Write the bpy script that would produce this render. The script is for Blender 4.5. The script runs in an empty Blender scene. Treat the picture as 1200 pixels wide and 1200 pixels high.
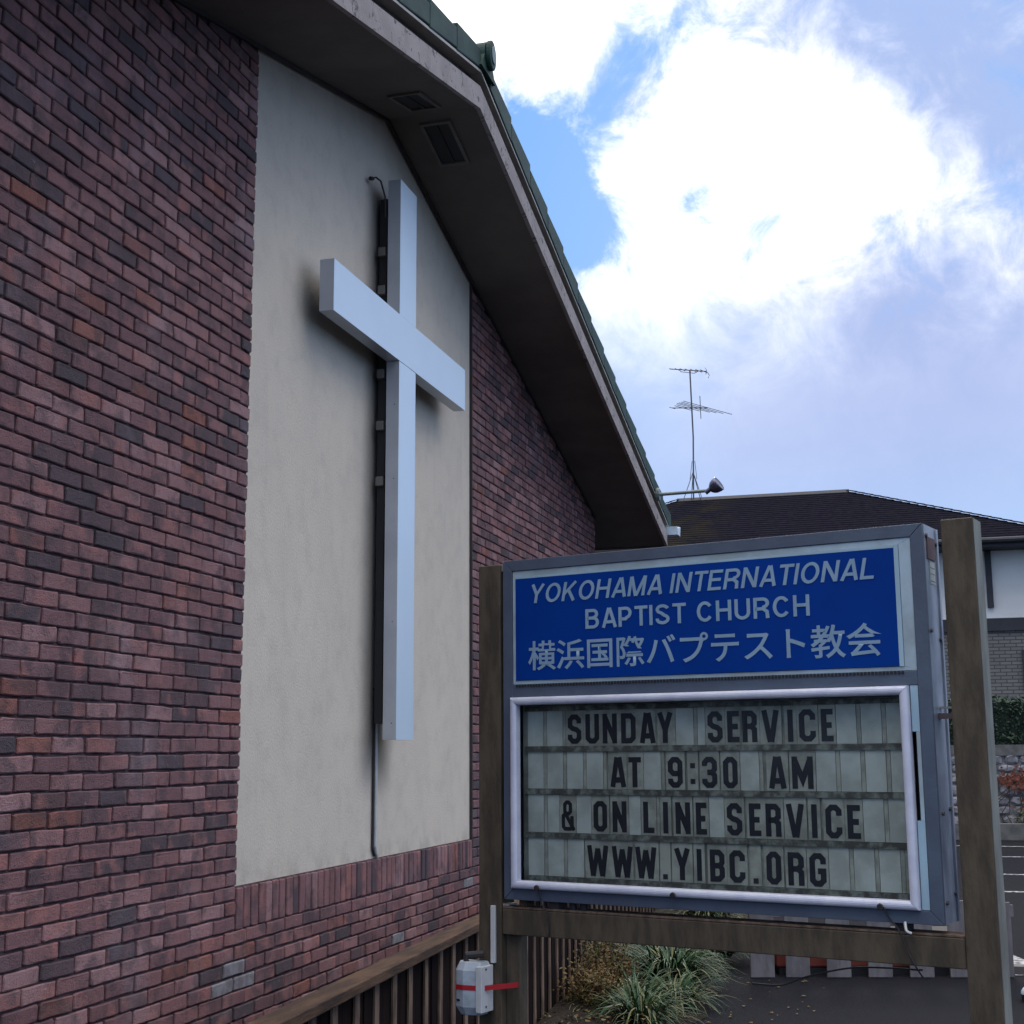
import bpy, bmesh, math, random
from mathutils import Vector, Matrix
R = math.radians
rnd = random.Random(7)
SC = bpy.context.scene
COL = SC.collection

# ------------------------------------------------------------ camera
cam_d = bpy.data.cameras.new('camera'); cam = bpy.data.objects.new('camera', cam_d); COL.objects.link(cam)
right = Vector((0.96204, 0.27284, -0.00543)); up = Vector((0.05221, -0.16447, 0.985)); fwd = Vector((-0.26785, 0.9479, 0.17248))
m = Matrix((right, up, -fwd)).transposed().to_4x4(); m.translation = (0, 0, 1.6)
cam.matrix_world = m
cam_d.sensor_width = 36; cam_d.lens = 36 * 1611.636 / 1200
cam_d.clip_start = 0.05; cam_d.clip_end = 3000
SC.camera = cam
SC.render.resolution_x = SC.render.resolution_y = 1024

# ------------------------------------------------------------ world: Nishita sky under a procedural cloud deck
SUN_EL, SUN_AZ = R(25), R(-4)          # azimuth from +Y, positive to +X
world = bpy.data.worlds.new('World'); SC.world = world; world.use_nodes = True
wt = world.node_tree; wt.nodes.clear()
class NT:
    def __init__(s, t): s.t = t
    def n(s, kind, **k):
        nd = s.t.nodes.new(kind)
        ins = k.pop('ins', {})
        for a, b in k.items(): setattr(nd, a, b)
        for a, b in ins.items():
            if isinstance(b, bpy.types.NodeSocket): s.t.links.new(b, nd.inputs[a])
            else: nd.inputs[a].default_value = b
        return nd
    def math(s, op, a, b=0.0, c=0.0, clamp=False):
        return s.n('ShaderNodeMath', operation=op, use_clamp=clamp, ins={0: a, 1: b, 2: c}).outputs[0]
    def mix(s, f, a, b, blend='MIX'):
        nd = s.n('ShaderNodeMix', data_type='RGBA', blend_type=blend)
        for i, v in ((0, f), (6, a), (7, b)):
            if isinstance(v, bpy.types.NodeSocket): s.t.links.new(v, nd.inputs[i])
            else: nd.inputs[i].default_value = v if i == 0 else (*v, 1)
        return nd.outputs[2]
    def ramp(s, f, lo, hi, a=0.0, b=1.0):
        return s.n('ShaderNodeMapRange', interpolation_type='SMOOTHSTEP', ins={0: f, 1: lo, 2: hi, 3: a, 4: b}).outputs[0]
    def noise(s, vec, scale, detail=4, rough=.55, dist=0.0):
        return s.n('ShaderNodeTexNoise', ins={'Vector': vec, 'Scale': scale, 'Detail': detail, 'Roughness': rough, 'Distortion': dist}).outputs[0]
W = NT(wt)
geo = W.n('ShaderNodeTexCoord').outputs['Generated']
dirn = W.n('ShaderNodeVectorMath', operation='NORMALIZE', ins={0: geo}).outputs[0]
sep = W.n('ShaderNodeSeparateXYZ', ins={0: dirn})
zc = W.math('ADD', W.math('MAXIMUM', sep.outputs[2], 0.0), 0.35)
pv = W.n('ShaderNodeCombineXYZ', ins={0: W.math('DIVIDE', sep.outputs[0], zc), 1: W.math('DIVIDE', sep.outputs[1], zc), 2: 0.0}).outputs[0]
def blob(d, deg, amp):
    dt = W.n('ShaderNodeVectorMath', operation='DOT_PRODUCT', ins={0: dirn, 1: Vector(d).normalized()}).outputs['Value']
    e = W.math('DIVIDE', W.math('SUBTRACT', 1.0, dt), 1 - math.cos(R(deg)))
    return W.math('MULTIPLY', W.math('EXPONENT', W.math('MULTIPLY', e, -0.7)), amp)
def add(*a):
    r = a[0]
    for b in a[1:]: r = W.math('ADD', r, b)
    return r
n_big = W.noise(dirn, 7.0, 8, .6, .35)
n_fine = W.noise(dirn, 19.0, 9, .66, .5)
nn = add(W.math('MULTIPLY', n_big, .45), W.math('MULTIPLY', n_fine, .55))      # ~0.5
# cloud cover: a bank almost everywhere, with a broken gap
cover = add(W.math('MULTIPLY', W.math('SUBTRACT', nn, .5), 9.5), 1.05, W.ramp(sep.outputs[2], .26, .36, 1.6, 0.0),
            blob((-.2425, .872, .4252), 2.2, -1.5), blob((-.232, .886, .402), 2.1, -1.7), blob((-.212, .900, .375), 2.0, -1.3), blob((-.198, .913, .352), 1.3, -.6),
            blob((-.155, .866, .475), 1.4, -1.1), blob((-.185, .884, .432), 1.0, -.7),
            blob((-.16, .90, .41), 1.6, .7), blob((-.235, .84, .49), 2.5, .6))
cover = W.ramp(cover, -.9, 1.25)
# brightness of the cloud: thin and glowing round the hidden sun, grey-lilac elsewhere
calm = W.ramp(sep.outputs[2], .22, .36, .12, 1.0)
bright = add(blob((-.10, .915, .39), 4.0, 1.3), blob((-.2344, .84, .4958), 5.0, .85), blob((-.17, .915, .375), 2.4, .6),
             blob((-.10, .86, .50), 3.0, .25), blob((-.02, .915, .40), 3.0, .75), blob((-.195, .92, .345), 1.4, .5),
             W.math('MULTIPLY', W.math('MULTIPLY', add(W.math('SUBTRACT', nn, .5), W.math('MULTIPLY', W.math('SUBTRACT', W.noise(dirn, 4.2, 5, .5, .2), .5), .8)), 3.6), calm),
             blob((.02, .875, .475), 2.4, -.5), blob((.085, .905, .41), 2.0, -.7), blob((-.03, .94, .335), 2.2, -.35), blob((.03, .94, .33), 2.4, -.3),
             W.ramp(sep.outputs[2], .42, .80, 0.0, .80), W.ramp(sep.outputs[2], .05, .42, 0.0, .22))
bright = W.ramp(bright, -.2, 1.45)
soft = W.noise(dirn, 2.6, 4, .5, .2)
lil = W.mix(W.ramp(soft, .35, .65), (.38, .47, .76), (.37, .52, .84))
hz = W.ramp(sep.outputs[2], .05, .25)
lil = W.mix(hz, (.36, .56, .88), lil)
peak = W.mix(W.ramp(sep.outputs[2], .50, .85), (1.55, 1.53, 1.50), (3.3, 3.15, 3.0))  # overhead cloud, out of view, made brighter as added fill light
cloud = W.mix(W.math('POWER', bright, 1.25), lil, peak)
sky = W.n('ShaderNodeTexSky', sky_type='NISHITA', sun_disc=False, sun_elevation=SUN_EL, sun_rotation=SUN_AZ,
          altitude=0, air_density=1.0, dust_density=.4, ozone_density=2.0)
skyc = W.mix(1.0, sky.outputs[0], (.085, .085, .085), 'MULTIPLY')
skyc = W.mix(.75, skyc, (.125, .40, .92))
final = W.mix(cover, skyc, cloud)
bg = W.n('ShaderNodeBackground', ins={'Color': final, 'Strength': 1.0})
W.n('ShaderNodeOutputWorld', ins={0: bg.outputs[0]})

# ------------------------------------------------------------ sun (behind cloud) and exposure
sl = bpy.data.lights.new('sun', 'SUN'); sl.energy = 0.6; sl.angle = R(14); sl.color = (1, .95, .88)
so = bpy.data.objects.new('sun', sl); COL.objects.link(so)
sd = Vector((math.sin(SUN_AZ) * math.cos(SUN_EL), math.cos(SUN_AZ) * math.cos(SUN_EL), math.sin(SUN_EL)))
so.rotation_euler = sd.to_track_quat('Z', 'Y').to_euler(); so.location = (0, 0, 20)
SC.view_settings.view_transform = 'Standard'; SC.view_settings.look = 'None'
SC.view_settings.exposure = 0.2; SC.view_settings.gamma = 1; SC.view_settings.use_curve_mapping = False

# ------------------------------------------------------------ materials
def mat(name, col, rough=.7, metal=0.0, col2=None, scale=6.0, bump=0.0, bscale=60.0, stretch=(1, 1, 1), spec=.5, detail=5, lo=.35, hi=.65):
    m = bpy.data.materials.new(name); m.use_nodes = True; t = NT(m.node_tree)
    b = m.node_tree.nodes['Principled BSDF']
    b.inputs['Roughness'].default_value = rough; b.inputs['Metallic'].default_value = metal
    b.inputs['Specular IOR Level'].default_value = spec
    tc = t.n('ShaderNodeNewGeometry').outputs['Position']
    mp = t.n('ShaderNodeMapping', ins={'Vector': tc, 'Scale': stretch}).outputs[0]
    if col2 is None: col2 = tuple(c * .8 for c in col)
    f = t.ramp(t.noise(mp, scale, detail, .6), lo, hi)
    c = t.mix(f, col, col2); m.node_tree.links.new(c, b.inputs['Base Color'])
    if bump:
        h = t.noise(mp, bscale, 4, .6)
        bn = t.n('ShaderNodeBump', ins={'Height': h, 'Strength': bump, 'Distance': .01})
        m.node_tree.links.new(bn.outputs[0], b.inputs['Normal'])
    m['t'] = 1
    return m
def brick_mat(name, by=.2246, bz=.07, y0=6.245, z0=.063, stucco=False):
    m = bpy.data.materials.new(name); m.use_nodes = True; t = NT(m.node_tree); L = m.node_tree.links
    b = m.node_tree.nodes['Principled BSDF']; b.inputs['Roughness'].default_value = .85; b.inputs['Specular IOR Level'].default_value = .3
    pos = t.n('ShaderNodeNewGeometry').outputs['Position']
    s = t.n('ShaderNodeSeparateXYZ', ins={0: pos})
    row = t.math('FLOOR', t.math('DIVIDE', t.math('SUBTRACT', s.outputs[2], z0), bz))
    odd = t.math('MODULO', t.math('ABSOLUTE', row), 2.0)
    cy = t.math('FLOOR', t.math('DIVIDE', t.math('ADD', t.math('SUBTRACT', s.outputs[1], y0), t.math('MULTIPLY', odd, by / 2)), by))
    cell = t.n('ShaderNodeCombineXYZ', ins={0: row, 1: cy, 2: 0.0}).outputs[0]
    wn = t.n('ShaderNodeTexWhiteNoise', noise_dimensions='3D', ins={0: cell})
    r1 = wn.outputs['Value']; rc = t.n('ShaderNodeSeparateColor', ins={0: wn.outputs['Color']})
    # tone of each brick
    c = t.mix(t.ramp(r1, .0, .30), (.105, .078, .090), (.225, .115, .122))
    c = t.mix(t.ramp(r1, .30, .75), c, (.300, .150, .150))
    c = t.mix(t.ramp(r1, .74, .98), c, (.400, .225, .225))
    c = t.mix(t.math('MULTIPLY', t.ramp(rc.outputs[1], .93, .99), .7), c, (.31, .11, .072))
    # burn marks: offset by brick so they differ
    off = t.n('ShaderNodeVectorMath', operation='MULTIPLY_ADD', ins={0: wn.outputs['Color'], 1: (17, 13, 11), 2: pos}).outputs[0]
    f1 = t.ramp(t.noise(off, 8.0, 4, .55, .4), .46, .64)
    c = t.mix(t.math('MULTIPLY', f1, .60), c, (.085, .066, .074))
    f2 = t.ramp(t.noise(off, 6.0, 3, .5), .54, .72)
    c = t.mix(t.math('MULTIPLY', f2, .70), c, (.44, .19, .17))
    f3 = t.ramp(t.noise(pos, 110.0, 4, .7), .35, .75)
    c = t.mix(t.math('MULTIPLY', f3, .28), c, (.07, .05, .055))
    f4 = t.ramp(t.noise(pos, 2.2, 4, .6), .5, .8)
    c = t.mix(t.math('MULTIPLY', f4, .28), c, (.44, .38, .42))
    run = t.ramp(t.noise(t.n('ShaderNodeMapping', ins={'Vector': pos, 'Scale': (1, 4.5, .5)}).outputs[0], 1.4, 5, .65), .52, .74)
    c = t.mix(t.math('MULTIPLY', run, .34), c, (.075, .060, .065))
    f5 = t.ramp(t.noise(off, 38.0, 5, .7), .64, .74)
    c = t.mix(t.math('MULTIPLY', f5, .55), c, (.45, .40, .42))
    L.new(c, b.inputs['Base Color'])
    h = t.math('ADD', t.noise(pos, 160.0, 4, .7), t.math('MULTIPLY', t.noise(pos, 40.0, 4, .6), 1.3))
    bn = t.n('ShaderNodeBump', ins={'Height': h, 'Strength': .8, 'Distance': .008}); L.new(bn.outputs[0], b.inputs['Normal'])
    return m
M = {}
M['brick'] = brick_mat('weathered_brick')
M['soldier'] = brick_mat('soldier_brick', .08, .3, 6.25, .7)
M['mortar'] = mat('dark_mortar', (.058, .032, .040), .95, col2=(.11, .066, .075), scale=25, bump=.5, bscale=150)
M['patch'] = mat('cement_patch', (.25, .25, .27), .9, col2=(.17, .15, .165), scale=18, bump=.4, bscale=120)
# stucco with streaks and the cross's soft shade and grime painted in
def stucco():
    m = mat('beige_stucco', (.67, .60, .505), .92, col2=(.625, .565, .48), scale=1.6, stretch=(1, 1, .45), bump=.38, bscale=150, spec=.2)
    t = NT(m.node_tree); L = m.node_tree.links; b = m.node_tree.nodes['Principled BSDF']
    base = b.inputs['Base Color'].links[0].from_socket
    pos = t.n('ShaderNodeNewGeometry').outputs['Position']; s = t.n('ShaderNodeSeparateXYZ', ins={0: pos})
    fine = t.ramp(t.noise(pos, 120.0, 3, .7), .55, .72)
    c = t.mix(t.math('MULTIPLY', fine, .28), base, (.2, .19, .18))
    mp = t.n('ShaderNodeMapping', ins={'Vector': pos, 'Scale': (1, 5, .35)}).outputs[0]
    st = t.ramp(t.noise(mp, 1.6, 5, .6), .55, .8)
    c = t.mix(t.math('MULTIPLY', st, .13), c, (.24, .235, .23))
    mot = t.ramp(t.noise(pos, 7.0, 5, .65), .45, .7)
    c = t.mix(t.math('MULTIPLY', mot, .14), c, (.27, .26, .25))
    # painted shade and grime: a soft band along the post and the arm of the cross
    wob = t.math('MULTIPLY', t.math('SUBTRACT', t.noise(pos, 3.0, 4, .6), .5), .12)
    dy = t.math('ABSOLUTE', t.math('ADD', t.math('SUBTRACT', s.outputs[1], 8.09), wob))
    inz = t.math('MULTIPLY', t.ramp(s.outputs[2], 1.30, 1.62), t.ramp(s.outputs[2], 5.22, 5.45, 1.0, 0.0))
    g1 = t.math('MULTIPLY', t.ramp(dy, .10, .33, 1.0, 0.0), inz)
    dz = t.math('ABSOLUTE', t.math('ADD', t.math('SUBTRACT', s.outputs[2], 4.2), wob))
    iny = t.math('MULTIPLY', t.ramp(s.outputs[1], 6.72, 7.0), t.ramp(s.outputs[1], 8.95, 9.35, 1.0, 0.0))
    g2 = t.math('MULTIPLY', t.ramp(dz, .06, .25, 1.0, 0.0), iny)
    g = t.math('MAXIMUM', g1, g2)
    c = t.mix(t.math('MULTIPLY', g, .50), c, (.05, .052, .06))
    ys = t.math('MULTIPLY', t.ramp(t.math('ABSOLUTE', t.math('SUBTRACT', s.outputs[1], 8.20)), .0, .22, 1.0, 0.0), t.math('MULTIPLY', t.ramp(s.outputs[2], 1.25, 1.6), t.ramp(s.outputs[2], 1.66, 1.74, 1.0, 0.0)))
    c = t.mix(t.math('MULTIPLY', ys, .4), c, (.30, .25, .14))
    hl = t.math('ABSOLUTE', t.math('SUBTRACT', t.noise(t.n('ShaderNodeMapping', ins={'Vector': pos, 'Scale': (1, 1.0, .5)}).outputs[0], 1.1, 3, .5, .4), .5))
    hl = t.math('MULTIPLY', t.ramp(hl, .0, .0022, 1.0, 0.0), t.ramp(t.noise(pos, .8, 2, .5), .5, .62))
    c = t.mix(t.math('MULTIPLY', hl, .10), c, (.2, .18, .16))
    rim = t.math('MULTIPLY', t.ramp(s.outputs[2], .97, 1.12, 1.0, 0.0), t.ramp(t.noise(pos, 9.0, 4, .6), .4, .7))
    c = t.mix(t.math('MULTIPLY', rim, .35), c, (.28, .25, .21))
    L.new(c, b.inputs['Base Color'])
    return m
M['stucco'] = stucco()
M['soffit'] = mat('brown_soffit_paint', (.150, .132, .115), .85, col2=(.120, .105, .092), scale=2, bump=.15, bscale=30)
M['fascia'] = mat('peeling_fascia_paint', (.34, .305, .30), .8, col2=(.27, .245, .24), scale=4, bump=.3, bscale=40)
def peel(m):
    t = NT(m.node_tree); L = m.node_tree.links; b = m.node_tree.nodes['Principled BSDF']
    base = b.inputs['Base Color'].links[0].from_socket
    pos = t.n('ShaderNodeNewGeometry').outputs['Position']
    f = t.ramp(t.noise(pos, 9.0, 7, .75, 1.2), .57, .60)
    c = t.mix(f, base, (.10, .085, .085))
    g = t.ramp(t.noise(pos, 60.0, 4, .7), .6, .7)
    L.new(t.mix(t.math('MULTIPLY', g, .35), c, (.2, .17, .18)), b.inputs['Base Color'])
peel(M['fascia'])
M['trim_dark'] = mat('dark_timber', (.045, .036, .036), .8)
M['strip'] = mat('pale_metal_strip', (.42, .40, .36), .5, .3)
M['green_tile'] = mat('green_glazed_tile', (.026, .066, .050), .6, col2=(.016, .042, .036), scale=5, bump=.1, spec=.2)
M['roofing'] = mat('green_roofing', (.03, .07, .055), .9, spec=.05)
M['cross'] = mat('white_cross_enamel_sky_tint', (.64, .78, .90), .34, .18, col2=(.61, .75, .88), scale=1.5, bump=.03, bscale=2.5)  # blue of the reflected sky mixed into the white enamel
M['cross_side'] = mat('white_cross_enamel_shaded', (.50, .53, .58), .35, .4, col2=(.44, .47, .52), scale=3)  # darker copy of the white enamel: shade on the other faces put into colour
M['spacer'] = mat('cream_plastic_spacer', (.15, .14, .125), .6)
M['black'] = mat('black_rubber_and_shade', (.015, .015, .017), .6)  # also fills the gap behind the cross, which is only in shade
M['wire'] = mat('dark_cable', (.03, .028, .03), .7)
M['conduit'] = mat('white_conduit', (.62, .62, .62), .5)
M['cab'] = mat('slate_grey_sign_paint', (.085, .110, .155), .55, .1, col2=(.070, .090, .128), scale=8, bump=.1, bscale=80)
M['cab_side'] = mat('scuffed_cabinet_side', (.36, .41, .50), .5, .1, col2=(.14, .165, .22), scale=7, stretch=(1, 1, .5), lo=.3, hi=.7)
M['lip'] = mat('pale_acrylic_edge', (.40, .50, .56), .4, col2=(.30, .36, .38), scale=6)
M['acryl'] = mat('pale_blue_acrylic', (.36, .50, .58), .35, col2=(.30, .43, .50), scale=4)
M['blue'] = mat('deep_blue_sign_face', (.001, .040, .26), .5, col2=(.001, .034, .225), scale=2, spec=.08)
M['print'] = mat('faded_white_lettering', (.26, .38, .50), .6, col2=(.22, .33, .44), scale=9, spec=.2)
M['alu'] = mat('lilac_anodised_frame', (.70, .71, .80), .45, .2, col2=(.60, .61, .72), scale=14, bump=.08, bscale=200)
M['board'] = mat('dirty_letter_board', (.32, .325, .28), .6, col2=(.16, .16, .135), scale=9, stretch=(1, 1, 1), spec=.3)
M['tile'] = mat('clear_letter_tile', (.42, .415, .35), .5, col2=(.27, .265, .22), scale=16, spec=.35)
M['blank'] = mat('pale_blank_tile', (.53, .545, .49), .5, col2=(.40, .41, .36), scale=11, spec=.35)
M['track'] = mat('grimy_letter_track', (.075, .07, .06), .8, col2=(.24, .25, .21), scale=28, lo=.42, hi=.66)
M['letter'] = mat('black_letter_vinyl', (.010, .009, .016), .5, col2=(.013, .012, .018))
M['post'] = mat('olive_brown_post_paint', (.105, .082, .056), .6, col2=(.062, .050, .036), spec=.2, scale=22, stretch=(1, 1, .25), bump=.25, bscale=120)
M['post_lit_face'] = mat('sky_lit_post_edge', (.20, .21, .19), .7, col2=(.12, .125, .11), scale=12, stretch=(1, 1, .3))  # paler copy of the post colour, skylight on its side painted in
M['box'] = mat('grey_plastic_box', (.42, .47, .52), .45, col2=(.24, .28, .31), scale=18, lo=.3, hi=.75)
M['red'] = mat('red_tape', (.42, .012, .018), .4)
M['rail'] = mat('weathered_rail_wood', (.115, .070, .046), .9, col2=(.058, .039, .031), spec=.15, scale=9, stretch=(3, .4, 3), bump=.4, bscale=50)
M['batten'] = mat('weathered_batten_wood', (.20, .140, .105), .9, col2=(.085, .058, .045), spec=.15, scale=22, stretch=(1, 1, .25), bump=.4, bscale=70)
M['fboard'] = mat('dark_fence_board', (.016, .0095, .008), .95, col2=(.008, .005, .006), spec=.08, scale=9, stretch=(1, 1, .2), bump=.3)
M['pallet'] = mat('grey_weathered_plank', (.19, .18, .185), .9, col2=(.13, .12, .128), scale=14, stretch=(1, 1, .3), bump=.3)
M['orange'] = mat('faded_orange_paint', (.26, .055, .03), .7, col2=(.2, .04, .025))
M['asphalt'] = mat('damp_asphalt', (.013, .0135, .018), .9, col2=(.032, .033, .040), scale=130, bump=.9, bscale=220, lo=.42, hi=.75, spec=.06)
M['line'] = mat('worn_white_road_paint', (.42, .42, .44), .7, col2=(.05, .05, .055), scale=16, lo=.40, hi=.58)
M['soil'] = mat('dark_soil', (.016, .013, .011), .95, col2=(.036, .028, .021), spec=.1, scale=35, bump=.9, bscale=60)
M['leaf'] = mat('strap_leaf', (.034, .092, .034), .55, col2=(.018, .048, .02), spec=.3, scale=8)
M['leaf2'] = mat('pale_strap_leaf', (.20, .20, .085), .55, col2=(.09, .10, .035), spec=.3, scale=8)
M['drygrass'] = mat('dry_brown_foliage', (.125, .095, .028), .8, col2=(.16, .085, .03), scale=14)
M['hedge'] = mat('dark_hedge_leaf', (.018, .042, .024), .6, col2=(.032, .065, .032), scale=9)
M['shrub'] = mat('olive_shrub_leaf', (.11, .12, .035), .7, col2=(.06, .08, .025), scale=12)
M['redleaf'] = mat('red_ivy_leaf', (.22, .06, .03), .7, col2=(.12, .035, .02), scale=20)
M['ivy'] = mat('bare_ivy_stem', (.06, .045, .045), .9)
M['stone'] = mat('pale_rubble_stone', (.33, .32, .34), .9, col2=(.19, .18, .195), scale=10, bump=.6, bscale=40)
M['concrete'] = mat('damp_concrete', (.16, .155, .15), .9, col2=(.10, .10, .095), scale=7, bump=.3)
M['hwall'] = mat('white_house_render', (.80, .78, .74), .9, col2=(.74, .72, .68), scale=1.5)
M['htimber'] = mat('dark_house_trim', (.035, .036, .045), .7)
M['glass'] = mat('dark_window_glass', (.02, .025, .03), .08, spec=.6)
M['steel'] = mat('grey_aerial_metal', (.12, .12, .13), .5, .5)
M['lamparm'] = mat('green_grey_lamp_paint', (.18, .22, .21), .45, .3)
M['lamphead'] = mat('lamp_head_enamel', (.12, .12, .17), .18, .6, col2=(.09, .09, .13))
M['gutter'] = mat('pale_gutter_plastic', (.62, .76, .88), .45)
M['annex'] = mat('grey_annex_wall', (.10, .11, .13), .8)
def shingle():
    m = mat('mossy_slate_shingle', (.010, .010, .016), .98, col2=(.018, .017, .023), spec=.0, scale=7, stretch=(1, 3, 3), bump=.3, bscale=20)
    t = NT(m.node_tree); L = m.node_tree.links; b = m.node_tree.nodes['Principled BSDF']
    base = b.inputs['Base Color'].links[0].from_socket
    pos = t.n('ShaderNodeNewGeometry').outputs['Position']
    s = t.n('ShaderNodeSeparateXYZ', ins={0: pos})
    near = t.ramp(s.outputs[0], -4.9, -3.6, 1.0, 0.0)
    f = t.math('MULTIPLY', t.ramp(t.noise(pos, .9, 5, .65), .40, .62), near)
    c = t.mix(t.math('MULTIPLY', f, .5), base, (.035, .030, .013))
    sp = t.ramp(t.noise(pos, 6.0, 3, .7), .68, .74)
    c = t.mix(t.math('MULTIPLY', sp, .5), c, (.05, .045, .052))
    L.new(c, b.inputs['Base Color']); return m
M['shingle'] = shingle()
def hbrick():
    m = bpy.data.materials.new('grey_house_brick'); m.use_nodes = True; t = NT(m.node_tree); L = m.node_tree.links
    b = m.node_tree.nodes['Principled BSDF']; b.inputs['Roughness'].default_value = .9
    pos = t.n('ShaderNodeNewGeometry').outputs['Position']; s = t.n('ShaderNodeSeparateXYZ', ins={0: pos})
    v = t.n('ShaderNodeCombineXYZ', ins={0: s.outputs[0], 1: s.outputs[2], 2: 0.0}).outputs[0]
    br = t.n('ShaderNodeTexBrick', ins={'Vector': v, 'Color1': (.20, .19, .175, 1), 'Color2': (.155, .15, .14, 1), 'Mortar': (.075, .075, .075, 1),
             'Scale': 1.0, 'Mortar Size': .011, 'Brick Width': .24, 'Row Height': .078})
    L.new(br.outputs[0], b.inputs['Base Color'])
    bn = t.n('ShaderNodeBump', ins={'Height': br.outputs['Fac'], 'Strength': .6, 'Distance': .01}); bn.invert = True; L.new(bn.outputs[0], b.inputs['Normal'])
    return m
M['hbrick'] = hbrick()
def pane_mat():
    m = bpy.data.materials.new('clear_acrylic_cover'); m.use_nodes = True; t = NT(m.node_tree); t.t.nodes.clear()
    tr = t.n('ShaderNodeBsdfTransparent', ins={0: (.93, .95, .95, 1)}); gl = t.n('ShaderNodeBsdfGlossy', ins={0: (1, 1, 1, 1), 'Roughness': .06})
    fr = t.n('ShaderNodeFresnel', ins={0: 1.09})
    mx = t.n('ShaderNodeMixShader', ins={0: fr.outputs[0], 1: tr.outputs[0], 2: gl.outputs[0]})
    t.n('ShaderNodeOutputMaterial', ins={0: mx.outputs[0]}); return m
M['pane'] = pane_mat()

# ------------------------------------------------------------ mesh helpers
class MB:
    def __init__(s): s.v = []; s.f = []; s.mi = []
    def add(s, vs, fs, mi=0):
        o = len(s.v); s.v += [tuple(v) for v in vs]; s.f += [tuple(i + o for i in f) for f in fs]; s.mi += [mi] * len(fs); return s
    def box(s, a, b, T=None, mi=0):
        (x0, y0, z0), (x1, y1, z1) = a, b
        vs = [Vector(p) for p in ((x0, y0, z0), (x1, y0, z0), (x1, y1, z0), (x0, y1, z0), (x0, y0, z1), (x1, y0, z1), (x1, y1, z1), (x0, y1, z1))]
        if T is not None: vs = [T @ v for v in vs]
        return s.add(vs, [(0, 3, 2, 1), (4, 5, 6, 7), (0, 1, 5, 4), (1, 2, 6, 5), (2, 3, 7, 6), (3, 0, 4, 7)], mi)
    def prism(s, pts, ax, lo, hi, mi=0):
        """polygon pts (2d) extruded along axis ax (0,1,2) from lo to hi; 2d coords are the other two axes in order"""
        n = len(pts); vs = []
        for h in (lo, hi):
            for p in pts:
                q = list(p); q.insert(ax, h); vs.append(tuple(q))
        ar = sum(pts[i][0] * pts[(i + 1) % n][1] - pts[(i + 1) % n][0] * pts[i][1] for i in range(n))
        if ax == 1: ar = -ar
        fs = [tuple(range(n))[::-1], tuple(range(n, 2 * n))] + [(i, (i + 1) % n, n + (i + 1) % n, n + i) for i in range(n)]
        if (ar < 0): fs = [f[::-1] for f in fs]
        return s.add(vs, fs, mi)
    def tube(s, pts, r, seg=8, r2=None, mi=0):
        pts = [Vector(p) for p in pts]; n = len(pts); r2 = r if r2 is None else r2; vs = []; prev = None
        for i, p in enumerate(pts):
            t = (pts[min(i + 1, n - 1)] - pts[max(i - 1, 0)]).normalized()
            u = t.cross(Vector((0, 0, 1))) if prev is None else prev - t * prev.dot(t)
            if u.length < 1e-3: u = t.cross(Vector((0, 1, 0)))
            u.normalize(); prev = u; w = t.cross(u); rr = r + (r2 - r) * i / max(1, n - 1)
            for k in range(seg):
                a = 2 * math.pi * k / seg; vs.append(p + (u * math.cos(a) + w * math.sin(a)) * rr)
        fs = [(i * seg + k, i * seg + (k + 1) % seg, (i + 1) * seg + (k + 1) % seg, (i + 1) * seg + k) for i in range(n - 1) for k in range(seg)]
        fs += [tuple(range(seg))[::-1], tuple((n - 1) * seg + k for k in range(seg))]
        return s.add(vs, fs, mi)
    def mesh(s, name, *mats, smooth=False):
        me = bpy.data.meshes.new(name); me.from_pydata(s.v, [], s.f)
        for m in mats: me.materials.append(m)
        if len(mats) > 1:
            for p, i in zip(me.polygons, s.mi): p.material_index = i
        if smooth:
            for p in me.polygons: p.use_smooth = True
        me.update(); return me
    def build(s, name, m, parent=None, bevel=0, smooth=False):
        ms = m if isinstance(m, (list, tuple)) else [m]
        return link(name, s.mesh(name, *ms, smooth=smooth), parent, bevel)
def link(name, me, parent=None, bevel=0, loc=None):
    o = bpy.data.objects.new(name, me); COL.objects.link(o)
    if parent: o.parent = parent
    if loc: o.location = loc
    if bevel:
        b = o.modifiers.new('bevel', 'BEVEL'); b.width = bevel; b.segments = 2; b.limit_method = 'ANGLE'; b.harden_normals = False
    return o
def empty(name, loc=(0, 0, 0), rz=0):
    o = bpy.data.objects.new(name, None); COL.objects.link(o); o.location = loc; o.rotation_euler = (0, 0, rz); o.empty_display_size = .1; return o
def tag(o, label=None, cat=None, group=None, kind=None):
    for k, v in (('label', label), ('category', cat), ('group', group), ('kind', kind)):
        if v: o[k] = v
    return o
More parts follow.
